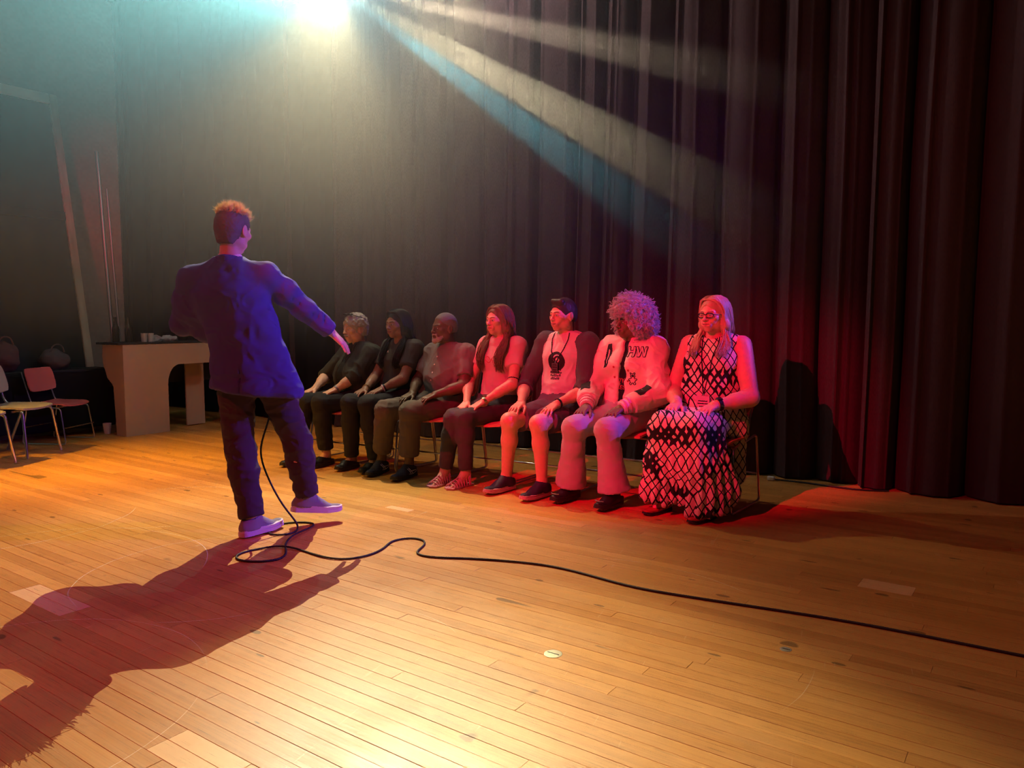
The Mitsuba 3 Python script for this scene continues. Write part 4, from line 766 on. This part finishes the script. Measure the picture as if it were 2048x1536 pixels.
S = SDF(); p.torso(S, .018); p.arms(S, .017, 1.05); S.cut(p.Pel - UP * .05, -UP); c0 = p.Nk + UP * .02; S.cap(c0 - UP * .03 - p.f * .02, c0 + UP * .12, .062, .085, .008, op=-1)
S.ecap(p.Nk + p.f * .20, p.Pel + p.f * .25, .035, .06, .16, .16, p.r, .01, op=-1)
m = wrinkle(S.mesh(.0075), .014, seed=5); p.top = m; kk = part(p.key, 'open_shirt', m, 'dark_shirt', True)
lanyard(p, .17, .045, (.055, .085)); p.trousers('black_trouser', .010, .90, .012, seed=6)
for c in 'RL': p.shoe(c, 'shoe_black', 'rubber', L=.28)
S = p.hair_sdf(20, -52, (64, 70, 86, 86, -38)); part(p.key, 'hair', roughen(streaks(S.mesh(.005), p.H, .008, seed=3), .014, (50, 50, 50), 8), 'hair_grey', True, 'wavy grey hair')
S = SDF(); H = p.H; S.cap(H(-24, 92, -48), H(0, 101, -44), .006, .0065, .006); S.cap(H(0, 101, -44), H(24, 92, -48), .0065, .006, .006); part(p.key, 'moustache', roughen(S.mesh(.003), .003, (200, 200, 200), 2), 'beard_grey', True)
gl = []
for sd in (-1, 1): gl.append(ball(H(30 * sd, 62, 128), V(.027, .020, .010), 2)); gl.append(tube([H(58 * sd, 58, 122), H(80 * sd, -20, 100)], .0028, 6))
gl.append(tube([H(-6, 66, 131), H(6, 66, 131)], .003, 6)); part(p.key, 'sunglasses', merge(gl), 'glasses_black', True, 'dark sunglasses pushed up into the hair')
part(p.key, 'wristband', ring_band(p.el['L'], p.wr['L'], .93, .030, .012), 'dull_steel', 40)

# ---- 2 woman with long black hair
p = Person(skin=(.27, .145, .095), lips=(.24, .07, .07), arm=.94, leg=.98, hip=(.18, .125), waist=(.135, .10), chest=(.150, .105), shw=.155, bust=1.0, hs=.96, hsc=.95, smile=.9, brow=(.02, .015, .012), eye=(.05, .03, .02))
p.seat(-4.37, 4.56, 1.262, 6, .03, -2, 2, sit=.545)
p.limbs({'R': V(-4.49, 4.15, .535), 'L': V(-4.315, 4.17, .535)}, {'R': V(-4.56, 4.22, .095), 'L': V(-4.33, 4.25, .095)}, {'R': V(-4.54, 4.0, .05), 'L': V(-4.30, 4.0, .05)}, {'R': V(-4.585, 4.52, .715), 'L': V(-4.215, 4.46, .72)}, {'R': V(-4.48, 4.235, .615), 'L': V(-4.345, 4.27, .622)})
p.build('seated woman with long straight black hair and a dark grey polo shirt')
p.shirt('grey_polo', .010, .62, seed=8, v=.05, neck=.058, name='polo_shirt'); p.trousers('black_trouser', .010, .97, .010, seed=9)
long_hair(p, 0, .45, 1.0, 1.0, 4, .26, 0, 620, .0036, 'hair_black', 'long straight black hair')
part(p.key, 'logo', p.decal(extrude(Polygon([(-.014, 0), (.014, 0), (0, .018)]), .0012), p.Chs + p.f * .3 + p.r * .055 + UP * .045, -p.r, UP, -p.f), 'print_pale', False, 'small white triangle on the chest')
nk = [p.Nk + (p.r * math.sin(a) * .066 + p.f * (math.cos(a) * .066 + .01)) - UP * (.005 + .045 * (1 + math.cos(a)) / 2) for a in np.linspace(0, 2 * np.pi, 40, endpoint=False)]
part(p.key, 'necklace', tube(nk, .0045, 6, True), 'dull_steel', True)
for c, tt, mm in (('R', .90, 'gold'), ('L', .86, 'black_plastic'), ('L', .93, 'card_pink')): part(p.key, 'bracelet', ring_band(p.el[c], p.wr[c], tt, .029, .010), mm, 40)
for c in 'RL': p.shoe(c, 'shoe_black', 'rubber', L=.25, wd=.92)

# ---- 3 bearded man in grey
p = Person(skin=(.125, .066, .042), lips=(.14, .055, .05), arm=1.02, leg=1.02, hip=(.17, .125), waist=(.16, .12), chest=(.18, .125), shw=.18, belly=.9, jaw=1.08, nose=1.22, brow=(.05, .045, .04), eye=(.03, .02, .015), hs=1.0)
p.seat(-3.905, 4.60, 1.238, 6, .03, 12, 0, sit=.54)
p.limbs({'R': V(-4.125, 4.17, .505), 'L': V(-3.895, 4.19, .505)}, {'R': V(-4.245, 4.235, .095), 'L': V(-3.955, 4.235, .095)}, {'R': V(-4.17, 3.98, .05), 'L': V(-3.91, 3.96, .05)}, {'R': V(-4.17, 4.58, .70), 'L': V(-3.645, 4.52, .69)}, {'R': V(-4.03, 4.285, .600), 'L': V(-3.83, 4.30, .602)})
p.build('seated bearded man with cropped grey hair in a grey button-up shirt')
p.shirt('grey_shirt', .014, .72, seed=12, wr=.012, name='shirt'); p.trousers('taupe_trouser', .013, .80, .020, seed=13, wr=.009)
S = SDF(); S.cap(p.Nk - UP * .01, p.Nk + UP * .028, .068, .062, .01); S.cap(p.Nk + UP * .03, p.Nk + UP * .12, .057, .06, .004, op=-1); S.cap(p.Nk + p.f * .08 - UP * .03, p.Nk + p.f * .07 + UP * .06, .012, .03, .006, op=-1); part(p.key + '__shirt', 'collar', S.mesh(.005), 'grey_shirt', True)
for z in (.06, .0, -.06, -.12): part(p.key + '__shirt', 'button', p.decal(extrude(Point(0, 0).buffer(.006), .002), p.Chs + p.f * .3 + UP * z, p.r, UP, -p.f), 'print_pale', False)
S = SDF(); S.ecap(p.Pel + UP * .055, p.Pel + UP * .085, .186, .184, .142, .140, p.r, .004); S.cut(p.Pel + UP * .05, -UP); S.cut(p.Pel + UP * .09, UP); kb = part(p.key, 'belt', S.mesh(.007), 'belt_black', True); part(kb, 'buckle', box(.045, .012, .032, bevel=.003).apply_transform(frame(p.Pel + UP * .07 + p.f * .150, p.r, p.f, UP)), 'chrome')
S = p.hair_sdf(3, -30, (68, 84, 74, 78, 0)); part(p.key, 'hair', roughen(S.mesh(.005), .002, (300, 300, 300), 4), 'hair_short_grey', True, 'closely cropped greying hair')
H = p.H; S = SDF()
for sd in (-1, 1): S.cap(H(52 * sd, 30, -46), H(34 * sd, 66, -82), .010, .013, .02); S.cap(H(34 * sd, 66, -82), H(0, 86, -94), .014, .018, .02); S.cap(H(26 * sd, 88, -50), H(28 * sd, 80, -76), .006, .008, .01); S.cap(H(26 * sd, 90, -46), H(0, 101, -43), .006, .006, .006)
part(p.key, 'beard', roughen(S.mesh(.004), .005, (120, 120, 120), 6), 'beard_grey', True, 'short grey beard and moustache')
for c in 'RL':
    kk, M, up = p.shoe(c, 'shoe_navy', 'sole_pale' if False else 'rubber', L=.30, high=.095, laces='lace_pale', name='running_shoe')
    for q in ([(-.02, .052), (.045, .048)], [(.0, .020), (.055, .074)], [(.02, .018), (.068, .070)], [(-.06, .060), (.01, .026), (.06, .030)]):
        for sd in (1, -1):
            pts = np.array([M[:3, :3] @ V(sd * .06, y, z) + M[:3, 3] for y, z in curve([V(*x, 0) for x in q], 10)[:, :2]]) if len(q) > 2 else np.array([M[:3, :3] @ V(sd * .06, y, z) + M[:3, 3] for y, z in np.linspace(q[0], q[1], 10)])
            loc, ir, _ = up.ray.intersects_location(pts, np.tile(-sd * M[:3, 0], (len(pts), 1)), multiple_hits=False)
            if len(ir) > 4: part(kk, 'stripe', tube(loc[np.argsort(ir)], .0032, 5), 'lace_pale', True)

# ---- 4 woman with long brown hair
p = Person(skin=(.60, .30, .23), lips=(.42, .10, .11), arm=.90, leg=.95, hip=(.17, .12), waist=(.128, .098), chest=(.145, .105), shw=.152, bust=1.05, hs=.95, hsc=.92, bare_feet=True, brow=(.07, .04, .025), eye=(.06, .04, .03), jaw=.94, cheek=.97)
p.seat(-3.43, 4.66, 1.292, 4, .03, 6, -1, sit=.54)
p.limbs({'R': V(-3.505, 4.22, .485), 'L': V(-3.405, 4.235, .490)}, {'R': V(-3.590, 4.225, .095), 'L': V(-3.415, 4.245, .095)}, {'R': V(-3.575, 4.03, .05), 'L': V(-3.435, 4.04, .05)}, {'R': V(-3.665, 4.60, .715), 'L': V(-3.225, 4.56, .72)}, {'R': V(-3.475, 4.285, .560), 'L': V(-3.385, 4.315, .566)})
p.build('seated woman with long wavy brown hair, pink top and strappy sandals')
p.shirt('pink_tee', .009, .55, seed=16, wr=.009, neck=.066, name='top', neck_drop=.015); p.trousers('slate_trouser', .008, .93, .006, seed=17, knee=0)
long_hair(p, -10, .36, 1.03, 1.05, 9, .29, .011, 620, .0040, 'hair_brown', 'long wavy brown hair')
for w_, hh, u0, v0 in (('L', .034, -.045, .01),):
    pass
tx = [tube(curve([V(-.050 + .09 * t, .012 * math.sin(9 * t + ph) + dz, 0) for t in np.linspace(0, 1, 8)], 24), .0022, 5) for ph, dz in ((0, .012), (1.8, -.012))]
part(p.key, 'chest_script', p.decal(merge(tx), p.Chs + p.f * .32 - UP * .02, -p.r, UP, -p.f, .001), 'patch_red', False, 'faint script lettering across the chest')
kw = part(p.key, 'watch', ring_band(p.el['L'], p.wr['L'], .90, .028, .018), 'gold', 40); wc = p.el['L'] * .10 + p.wr['L'] * .90; part(kw, 'dial', lathe([(0, .005), (.014, .005), (.017, 0), (0, 0)], 20).apply_transform(frame(wc + UP * .032, V(1, 0, 0), V(0, 1, 0), UP)), 'gold', 40)
part(p.key, 'armband', ring_band(p.sh['L'], p.el['L'], .88, .040, .006, .002), 'patch_black', 40)
for c in 'RL':
    an, fd = p.an[c], nrm((p.toe[c] - p.an[c]) * V(1, 1, 0)); sd = np.cross(fd, UP); ks = None
    o = Polygon([(-.028, -.05), (.028, -.05), (.034, .02), (.046, .11), (.040, .165), (.0, .185), (-.040, .165), (-.044, .11), (-.032, .02)]).buffer(.006); ks = part(p.key, 'sandal', extrude(o, .012, frame(V(an[0], an[1], .0015), sd, fd, UP)), 'sandal_pink', 30, 'strappy sandal')
    for y, rx, rz in ((.150, .046, .026), (.125, .046, .036), (.10, .044, .046), (.075, .042, .056), (.05, .040, .066), (.025, .040, .080), (.0, .041, .098), (-.01, .042, .118)):
        part(ks, 'strap', tube([V(an[0], an[1], 0) + fd * y + sd * rx * math.cos(a) + UP * (.012 + rz * math.sin(a)) for a in np.linspace(0, math.pi, 13)], .0045, 6), 'sandal_pink', True)
    part(ks, 'lace', tube([V(an[0], an[1], 0) + fd * y + UP * z for y, z in ((.155, .043), (.125, .051), (.10, .061), (.075, .071), (.05, .081), (.027, .095), (.005, .113), (.0, .135))], .005, 6), 'sandal_pink', True)

# ---- 5 man in the raglan shirt
p = Person(skin=(.62, .31, .24), lips=(.46, .15, .14), arm=1.02, leg=1.05, hip=(.172, .125), waist=(.150, .112), chest=(.178, .122), shw=.178, hs=1.0, jaw=1.05, smile=.7, brow=(.05, .03, .022), eye=(.06, .045, .03), stubble=.12)
p.seat(-2.885, 4.70, 1.335, 2, .03, 14, 0, sit=.55)
p.limbs({'R': V(-2.995, 4.20, .505), 'L': V(-2.765, 4.205, .505)}, {'R': V(-3.085, 4.285, .10), 'L': V(-2.775, 4.265, .10)}, {'R': V(-3.11, 4.03, .05), 'L': V(-2.80, 4.0, .05)}, {'R': V(-3.185, 4.66, .70), 'L': V(-2.655, 4.62, .70)}, {'R': V(-3.00, 4.285, .592), 'L': V(-2.745, 4.31, .594)})
p.build('seated dark-haired man in shorts and a pale raglan shirt with dark sleeves')
p.shirt('raglan_white', .011, 0, seed=21, wr=.013, neck=.062, name='raglan_shirt', hem=.02)
S = SDF(); p.arms(S, .020, 1.22, k=.03)
for c in 'RL': S.cap(p.Nk - UP * .030 + (p.sh[c] - p.Nk) * .28, p.sh[c], .058, .078, .03); S.cap(p.sh[c] - UP * .06, p.sh[c] + (p.r if c == 'L' else -p.r) * .03 - UP * .10, .07, .06, .03)
c0 = p.Nk + UP * .02; S.cap(c0 - UP * .04, c0 + UP * .12, .066, .09, .008, op=-1); part(p.key + '__raglan_shirt', 'sleeve', wrinkle(S.mesh(.007), .010, seed=22), 'raglan_sleeve', True, 'dark three-quarter raglan sleeves')
nb = [p.Nk + p.r * math.sin(a) * .066 + p.f * (math.cos(a) * .066 + .006) + UP * (-.002 - .030 * (1 + math.cos(a)) / 2) for a in np.linspace(0, 2 * np.pi, 40, endpoint=False)]; part(p.key + '__raglan_shirt', 'neckband', tube(nb, .007, 8, True), 'raglan_sleeve', True)
gr = [extrude(Point(0, .01).buffer(.068).difference(Point(.006, .03).buffer(.030)), .001), extrude(Point(.012, .02).buffer(.030).difference(Point(.012, .02).buffer(.017)), .001)]
for j, w_ in enumerate((.085, .10, .09, .08)):
    for i in range(6): gr.append(extrude(sbox(-w_ / 2 + i * w_ / 6 + .0015, -.055 - j * .021, -w_ / 2 + (i + .78) * w_ / 6, -.055 - j * .021 + (.016 if (i + j) % 3 else .011)).difference(sbox(-w_ / 2 + (i + .25) * w_ / 6, -.052 - j * .021, -w_ / 2 + (i + .5) * w_ / 6, -.047 - j * .021)), .001))
part(p.key + '__raglan_shirt', 'print', p.decal(merge(gr), p.Chs + p.f * .3 - UP * .055, -p.r, UP, -p.f, .001), 'patch_black', False, 'dark round graphic above rows of block lettering')
lanyard(p, .06, .055, (.050, .070), 'raglan_sleeve')
S = SDF(); S.ecap(p.Pel - UP * .01, p.Pel + UP * .05, .184, .182, .138, .130, p.r, .03)
for c in 'RL': S.cap(p.hp[c], p.hp[c] + (p.kn[c] - p.hp[c]) * .80, .102, .088, .05, True)
p.bottom = wrinkle(S.mesh(.0075), .008, seed=23); part(p.key, 'shorts', p.bottom, 'plum_shorts', True)
S = p.hair_sdf(10, -40, (66, 84, 84, 78, -26)); S.cap(p.H(-44, 58, 98), p.H(40, 56, 104), .022, .018, .02); part(p.key, 'hair', streaks(S.mesh(.0045), p.H, .0035, 60, 30, 5), 'hair_dark', True, 'short dark hair combed forward')
part(p.key, 'wristband', ring_band(p.el['L'], p.wr['L'], .90, .032, .013), 'black_plastic', 40)
for c in 'RL': p.shoe(c, 'shoe_navy', 'sole_pink', L=.30, sole_h=.027, high=.100, laces='lace_pale', name='running_shoe')

# ---- 6 woman with the pale afro
p = Person(skin=(.165, .085, .055), lips=(.10, .025, .04), arm=.96, leg=1.02, hip=(.178, .125), waist=(.14, .108), chest=(.152, .11), shw=.16, bust=1.0, hs=.96, hsc=1.0, smile=1.0, nose=1.15, brow=(.02, .015, .012), eye=(.04, .025, .02), spread=10)
p.seat(-2.375, 4.735, 1.285, 3, .03, 24, 2, sit=.55)
p.limbs({'R': V(-2.515, 4.245, .495), 'L': V(-2.285, 4.26, .495)}, {'R': V(-2.575, 4.31, .105), 'L': V(-2.250, 4.30, .105)}, {'R': V(-2.60, 4.1, .05), 'L': V(-2.27, 4.08, .05)}, {'R': V(-2.650, 4.68, .715), 'L': V(-2.125, 4.67, .71)}, {'R': V(-2.515, 4.335, .592), 'L': V(-2.290, 4.355, .594)})
p.build('seated woman with big pale curly afro, cream varsity jacket and flared trousers')
p.shirt('black_tee', .008, .2, seed=25, name='black_top', neck=.066, neck_drop=.01); tee = p.top
for tx_, dz, hgt in (('OY', -.135, .030), ('RIES', -.178, .026)):
    tm = meshkit.text_mesh(tx_, hgt, .001, True); tm.apply_translation((-tm.bounds[1][0] / 2, 0, 0)); part(p.key + '__black_top', 'lettering', p.decal(tm, p.Chs + p.f * .3 + UP * dz + p.r * .012, -p.r, UP, -p.f, .0015, tee), 'patch_red', False, f'red letters {tx_}')
p.trousers('stone_flares', .011, .985, .055, seed=26, wr=.007, flat=True)
S = SDF(); p.torso(S, .024); S.cut(p.Pel + UP * .035, -UP)
for c in 'RL':
    S.cap(p.Nk - UP * .03, p.sh[c], .066, .080, .05); S.cap(p.sh[c], p.el[c], .082, .078, .045); S.cap(p.el[c], p.el[c] + (p.wr[c] - p.el[c]) * .72, .078, .062, .035, True)
S.cap(p.Nk - UP * .02 - p.f * .02, p.Nk + UP * .14, .060, .085, .008, op=-1)
S.ecap(p.Nk + p.f * .19, p.Pel + p.f * .24, .026, .040, .16, .16, p.r, .008, op=-1)
m = wrinkle(S.mesh(.007), .016, (8, 8, 9), 27); p.top = m; jk = part(p.key, 'jacket', m, 'cream_jacket', True)
for c in 'RL':
    e = p.el[c] + (p.wr[c] - p.el[c]) * .70; w_ = p.el[c] + (p.wr[c] - p.el[c]) * .98; S = SDF(); S.cap(e, w_, .058, .044, .01, True); part(jk, 'cuff', S.mesh(.006), 'cream_rib', True)
    for tt in (.80, .90): part(jk, 'cuff_stripe', ring_band(p.el[c], p.wr[c], tt, .0545 - .05 * (tt - .78), .010, .003), 'sandal_pink', 40)
an = np.linspace(-2.35, 2.35, 24); cv = []
for a in an:
    b_ = p.Nk + p.r * math.sin(a) * .076 - p.f * (math.cos(a) * .072 - .014) - UP * (.012 + .06 * (1 - math.cos(a)) / 2); o_ = nrm((b_ - p.Nk) * V(1, 1, 0)); cv.append([b_ - UP * .02, b_ + UP * .045 - o_ * .012, b_ + UP * .047 + o_ * .0, b_ - UP * .015 + o_ * .012])
cv = np.array(cv).reshape(-1, 3); f4 = np.array([[i * 4 + j, (i + 1) * 4 + j, (i + 1) * 4 + (j + 1) % 4, i * 4 + (j + 1) % 4] for i in range(23) for j in range(4)]); part(jk, 'collar', trimesh.Trimesh(cv, np.vstack([f4[:, [0, 1, 2]], f4[:, [0, 2, 3]]]), process=False), 'cream_rib', 50)
tm = meshkit.text_mesh('HW', .060, .003, True); tm.apply_translation((-tm.bounds[1][0] / 2, 0, 0)); fo = p.Chs + p.f * .32 - p.r * .095 + UP * .045
fat = meshkit.text_mesh('HW', .060, .001, True); fat.apply_translation((-fat.bounds[1][0] / 2, 0, 0)); outl = merge([fat.copy().apply_translation((.005 * math.cos(a), .005 * math.sin(a), 0)) for a in np.arange(8) * math.pi / 4])
part(jk, 'letter_outline', p.decal(outl, fo, -p.r, UP, -p.f, .0012, m), 'patch_black', False); part(jk, 'letters', p.decal(tm, fo, -p.r, UP, -p.f, .0025, m), 'card_pink', False, 'pink chenille letters HW')
bear = [Point(0, .030).buffer(.017), Point(-.013, .046).buffer(.007), Point(.013, .046).buffer(.007), Point(0, 0).buffer(.020), Point(-.020, .006).buffer(.008), Point(.020, .006).buffer(.008), Point(-.012, -.022).buffer(.009), Point(.012, -.022).buffer(.009)]
from shapely.ops import unary_union
ub = unary_union(bear); part(jk, 'patch', p.decal(merge([extrude(q, .0015) for q in getattr(ub.difference(ub.buffer(-.004)), 'geoms', [ub.difference(ub.buffer(-.004))])] + [extrude(Point(0, .030).buffer(.009), .0015)]), p.Chs + p.f * .32 - p.r * .085 - UP * .115, -p.r, UP, -p.f, .001, m), 'patch_black', False, 'outlined toy bear patch')
part(jk, 'patch', p.decal(extrude(Polygon([(-.02, -.08), (.012, -.07), (.022, .03), (.012, .085), (-.014, .08), (-.02, 0)]).difference(Polygon([(-.006, -.05), (.004, -.05), (.006, .04), (-.004, .05)])), .0015), p.Chs + p.f * .32 + p.r * .125 + UP * .04, -p.r, UP, -p.f, .001, m), 'patch_black', False, 'dark figure patch')
for sx, z in ((1, .0), (1, -.07), (-1, -.02), (-1, -.09)): part(jk, 'snap', p.decal(extrude(Point(0, 0).buffer(.007), .003), p.Chs + p.f * .32 + p.r * sx * .055 + UP * (z - .03), -p.r, UP, -p.f, .001, m), 'patch_red', False)
for c, rt in (('L', .25), ('R', .25)):
    a_, b_ = p.el[c], p.wr[c]; ax_ = nrm(b_ - a_); o_ = a_ + (b_ - a_) * .34; u_ = nrm(np.cross(ax_, p.f + UP)); n_ = nrm(p.f * .7 + UP); u_ = nrm(np.cross(n_, ax_)); pm = extrude(sbox(-.034, -.05, .034, .05).difference(unary_union([sbox(-.028, y, .026, y + .004) for y in (-.03, .0, .028)]) if c == 'R' else sbox(-.03, -.002, .0, .002)), .0015)
    part(jk, 'sleeve_patch', p.decal(pm, o_ + n_ * .2, u_, ax_, -n_, .001, m), 'patch_black', False)
H = p.H; ac = H(0, -30, 44); g2 = np.random.default_rng(3); b_ = ball((0, 0, 0), V(.150, .150, .140), 5); b_ = roughen(b_, .035, (16, 16, 16), 4); b_ = roughen(b_, .012, (70, 70, 70), 9); b_.vertices = ac + np.asarray(b_.vertices) @ H.R.T
Lc = H.local(b_.vertices); fr = (np.hypot(Lc[:, 0] / 62, (Lc[:, 2] + 34) / 84) < 1) & (Lc[:, 1] > -20)
S = SDF(); S.ell(H(0, -52, 36), V(.142, .122, .135), H.R, .02); S.ell(H(0, -58, -24), V(.146, .112, .120), H.R, .04); S.ell(H(0, 22, 92), V(.112, .092, .066), H.R, .04); S.ell(H(20, 0, 140), V(.06, .06, .05), H.R, .03); S.ell(H(0, 112, -46), V(76, 104, 88) * H.k, H.R, .006, -1); S.cap(H(0, 20, -90), p.Nk + p.f * .08, .07, .07, .01, op=-1); hb = roughen(S.mesh(.007), .018, (38, 38, 38), 6)
hk = part(p.key, 'hair', hb, 'hair_silver', True, 'big pale silver curly afro'); curls = []; sv = np.asarray(hb.vertices); nv = vnorm(hb); pick = g2.permutation(len(sv))
for i in pick:
    if len(curls) >= 1500: break
    q, n_ = sv[i], nv[i]; l = H.local(q)
    if n_ @ (q - ac) < .35 * np.linalg.norm(q - ac) or (abs(l[0]) < 80 and l[1] > 0 and -135 < l[2] < 44): continue
    t1 = nrm(np.cross(n_, g2.normal(size=3))); t2 = np.cross(n_, t1); Lh = g2.uniform(.018, .050); hh = np.linspace(0, 1, 9); ph = g2.uniform(0, 6.3); rr = g2.uniform(.004, .0075)
    dr_n = nrm(n_ + .5 * g2.normal(size=3) * .6 - UP * (.35 if n_[2] < .5 else 0)); c_ = q - n_ * .006 + hh[:, None] * dr_n * Lh + rr * (np.cos(ph + hh * 11)[:, None] * t1 + np.sin(ph + hh * 11)[:, None] * t2)
    curls.append(tube(c_, np.linspace(.0034, .0018, 9), 4, caps=False))
part(hk, 'curls', merge(curls), 'hair_silver', True, kind='stuff', label='loose curls')
part(p.key, 'teeth', ball(H(0, 87, -55), V(.015, .008, .0045), 3), 'paper_white', True)
for c in 'RL':
    kk, M, up = p.shoe(c, 'shoe_black', 'rubber', L=.27, low=False, high=.075, name='clog')
    for j in range(9): a_ = (j - 4) * .22; q = M[:3, :3] @ V(.036 * math.sin(a_), .150 + .030 * math.cos(a_), .055) + M[:3, 3]; part(kk, 'stud', ball(q, .0042, 1), 'chrome', True)

# ---- 7 woman in the snakeskin dress
p = Person(skin=(.62, .30, .24), lips=(.46, .12, .13), arm=1.22, leg=1.12, hip=(.20, .145), waist=(.165, .130), chest=(.165, .122), shw=.168, bust=1.22, belly=1.0, hs=.97, smile=.9, cheek=1.08, jaw=1.04, brow=(.16, .09, .05), eye=(.15, .2, .2), curl=(12, 20, 14))
p.seat(-1.80, 4.775, 1.332, -2, .02, 14, 1, sit=.56)
p.limbs({'R': V(-1.930, 4.335, .535), 'L': V(-1.745, 4.35, .535)}, {'R': V(-1.955, 4.385, .09), 'L': V(-1.660, 4.36, .09)}, {'R': V(-1.99, 4.22, .05), 'L': V(-1.69, 4.19, .05)}, {'R': V(-2.055, 4.74, .715), 'L': V(-1.525, 4.70, .71)}, {'R': V(-1.915, 4.415, .650), 'L': V(-1.700, 4.440, .650)})
p.build('seated blonde woman with glasses in a long sleeveless snakeskin-print dress')
def snake(pp, n, uv):
    a = (pp.x + .55 * pp.y) * 38; b = pp.z * 28; w = 1.1 * (mfbm(pp.x * 11, pp.y * 11, pp.z * 11) - .5); a = a + w; b = b + 1.1 * (mnoise(pp.x * 13, pp.y * 13 + 4, pp.z * 13) - .5)
    u, v = (a + b) * .5, (a - b) * .5; du = dr.abs(u - dr.floor(u) - .5); dv = dr.abs(v - dr.floor(v) - .5)
    thick = .055 + .30 * smoothstep(.50, .72, mfbm(pp.x * 5 + 3, pp.y * 5, pp.z * 6)); line = smoothstep(.5 - thick - .05, .5 - thick, dr.maximum(du, dv))
    return mix((.64, .50, .46), (.012, .011, .012), line)
mat('snake_print', proc(snake), .75, spec=.25)
S = SDF(); p.torso(S, .012); c0 = p.Nk + UP * .0; S.cap(c0 - UP * .03 + p.f * .005, c0 + UP * .12, .072, .10, .008, op=-1)
for k_, c in ((1, 'R'), (-1, 'L')): S.cap(p.sh[c] + p.r * k_ * .030 - UP * .13, p.sh[c] + p.r * k_ * .035 + UP * .07, .066, .055, .01, op=-1)
S.cut(p.Pel - UP * .02, -UP); m = wrinkle(S.mesh(.007), .008, seed=31); p.top = m; dk = part(p.key, 'dress_bodice', m, 'snake_print', True)
S = SDF(); S.ecap(p.Pel - UP * .02, p.Pel + UP * .08, .215, .19, .16, .15, p.r, .03)
mid = (p.kn['R'] + p.kn['L']) / 2
for c in 'RL':
    S.cap(p.hp[c], p.kn[c], .112, .088, .06); fd_ = nrm((p.toe[c] - p.an[c]) * V(1, 1, 0)); e = V(p.an[c][0], p.an[c][1], .095 if c == 'R' else .04) + fd_ * .02; S.cap(p.kn[c], p.kn[c] * .5 + e * .5, .086, .100, .05); S.cap(p.kn[c] * .5 + e * .5, e, .100, .118, .05, True)
S.cap(p.kn['R'], p.kn['L'], .082, .082, .04); S.cap(mid - UP * .12, V(mid[0] + .02, mid[1] + .03, .12), .085, .11, .06, True); S.cap((p.hp['R'] + p.hp['L']) / 2, mid, .09, .075, .05)
S.cap(p.hp['L'] - p.r * .07, p.hp['L'] - p.r * .10 - UP * .33 + p.f * .06, .07, .045, .06); S.cap(p.kn['L'] - p.f * .12 - p.r * .02, V(-1.60, 4.46, .16), .09, .09, .06)
S.cut(V(0, 0, .035), -UP); m = S.mesh(.0075); q = np.asarray(m.vertices); ang = np.arctan2(q[:, 0] - mid[0], -(q[:, 1] - mid[1] - .2)); low = np.clip((.52 - q[:, 2]) / .4, 0, 1)
m.vertices = q + vnorm(m) * ((.018 * low) * np.sin(ang * 34 + 4 * meshkit.noise(q * 5)))[:, None]; m = wrinkle(m, .012, (9, 9, 5), 33); part(dk, 'skirt', m, 'snake_print', True)
lanyard(p, .235, .045, (.085, .11), 'card_pink', 'patch_black')
long_hair(p, 16, .28, .98, 1.0, 14, .165, .003, 620, .0037, 'hair_wheat', 'straight blonde hair with a side parting')
H = p.H; gl = []
for sd in (-1, 1):
    o_ = [(31 * sd + 25 * math.copysign(abs(math.cos(a)) ** .7, math.cos(a)), 96 - 7 * abs(math.cos(a)) * (math.cos(a) * sd > 0), 2 + 15 * math.copysign(abs(math.sin(a)) ** .8, math.sin(a))) for a in np.linspace(0, 2 * np.pi, 28, endpoint=False)]
    gl.append(tube([H(*x) for x in o_], .0026, 6, True)); gl.append(tube([H(56 * sd, 90, 8), H(76 * sd, 60, 8), H(80 * sd, 0, 4)], .0024, 6))
gl.append(tube(curve([H(-7, 98, 4), H(0, 104, 8), H(7, 98, 4)], 8), .0024, 6)); part(p.key, 'glasses', merge(gl), 'glasses_black', True, 'dark-rimmed glasses')
kw = part(p.key, 'smartwatch', ring_band(p.el['L'], p.wr['L'], .88, .036, .024), 'black_plastic', 40); wc = p.el['L'] * .12 + p.wr['L'] * .88; wx = nrm(p.wr['L'] - p.el['L']); wn = nrm(UP + p.f * .5 - wx * ((UP + p.f * .5) @ wx)); part(kw, 'screen', box(.036, .032, .010, bevel=.004).apply_transform(frame(wc + wn * .041, wx, np.cross(wn, wx), wn)), 'watch_face')
for c in 'RL': p.shoe(c, 'flat_red', 'rubber', L=.25, wd=.95, low=True, sole_h=.014, name='flat_shoe')
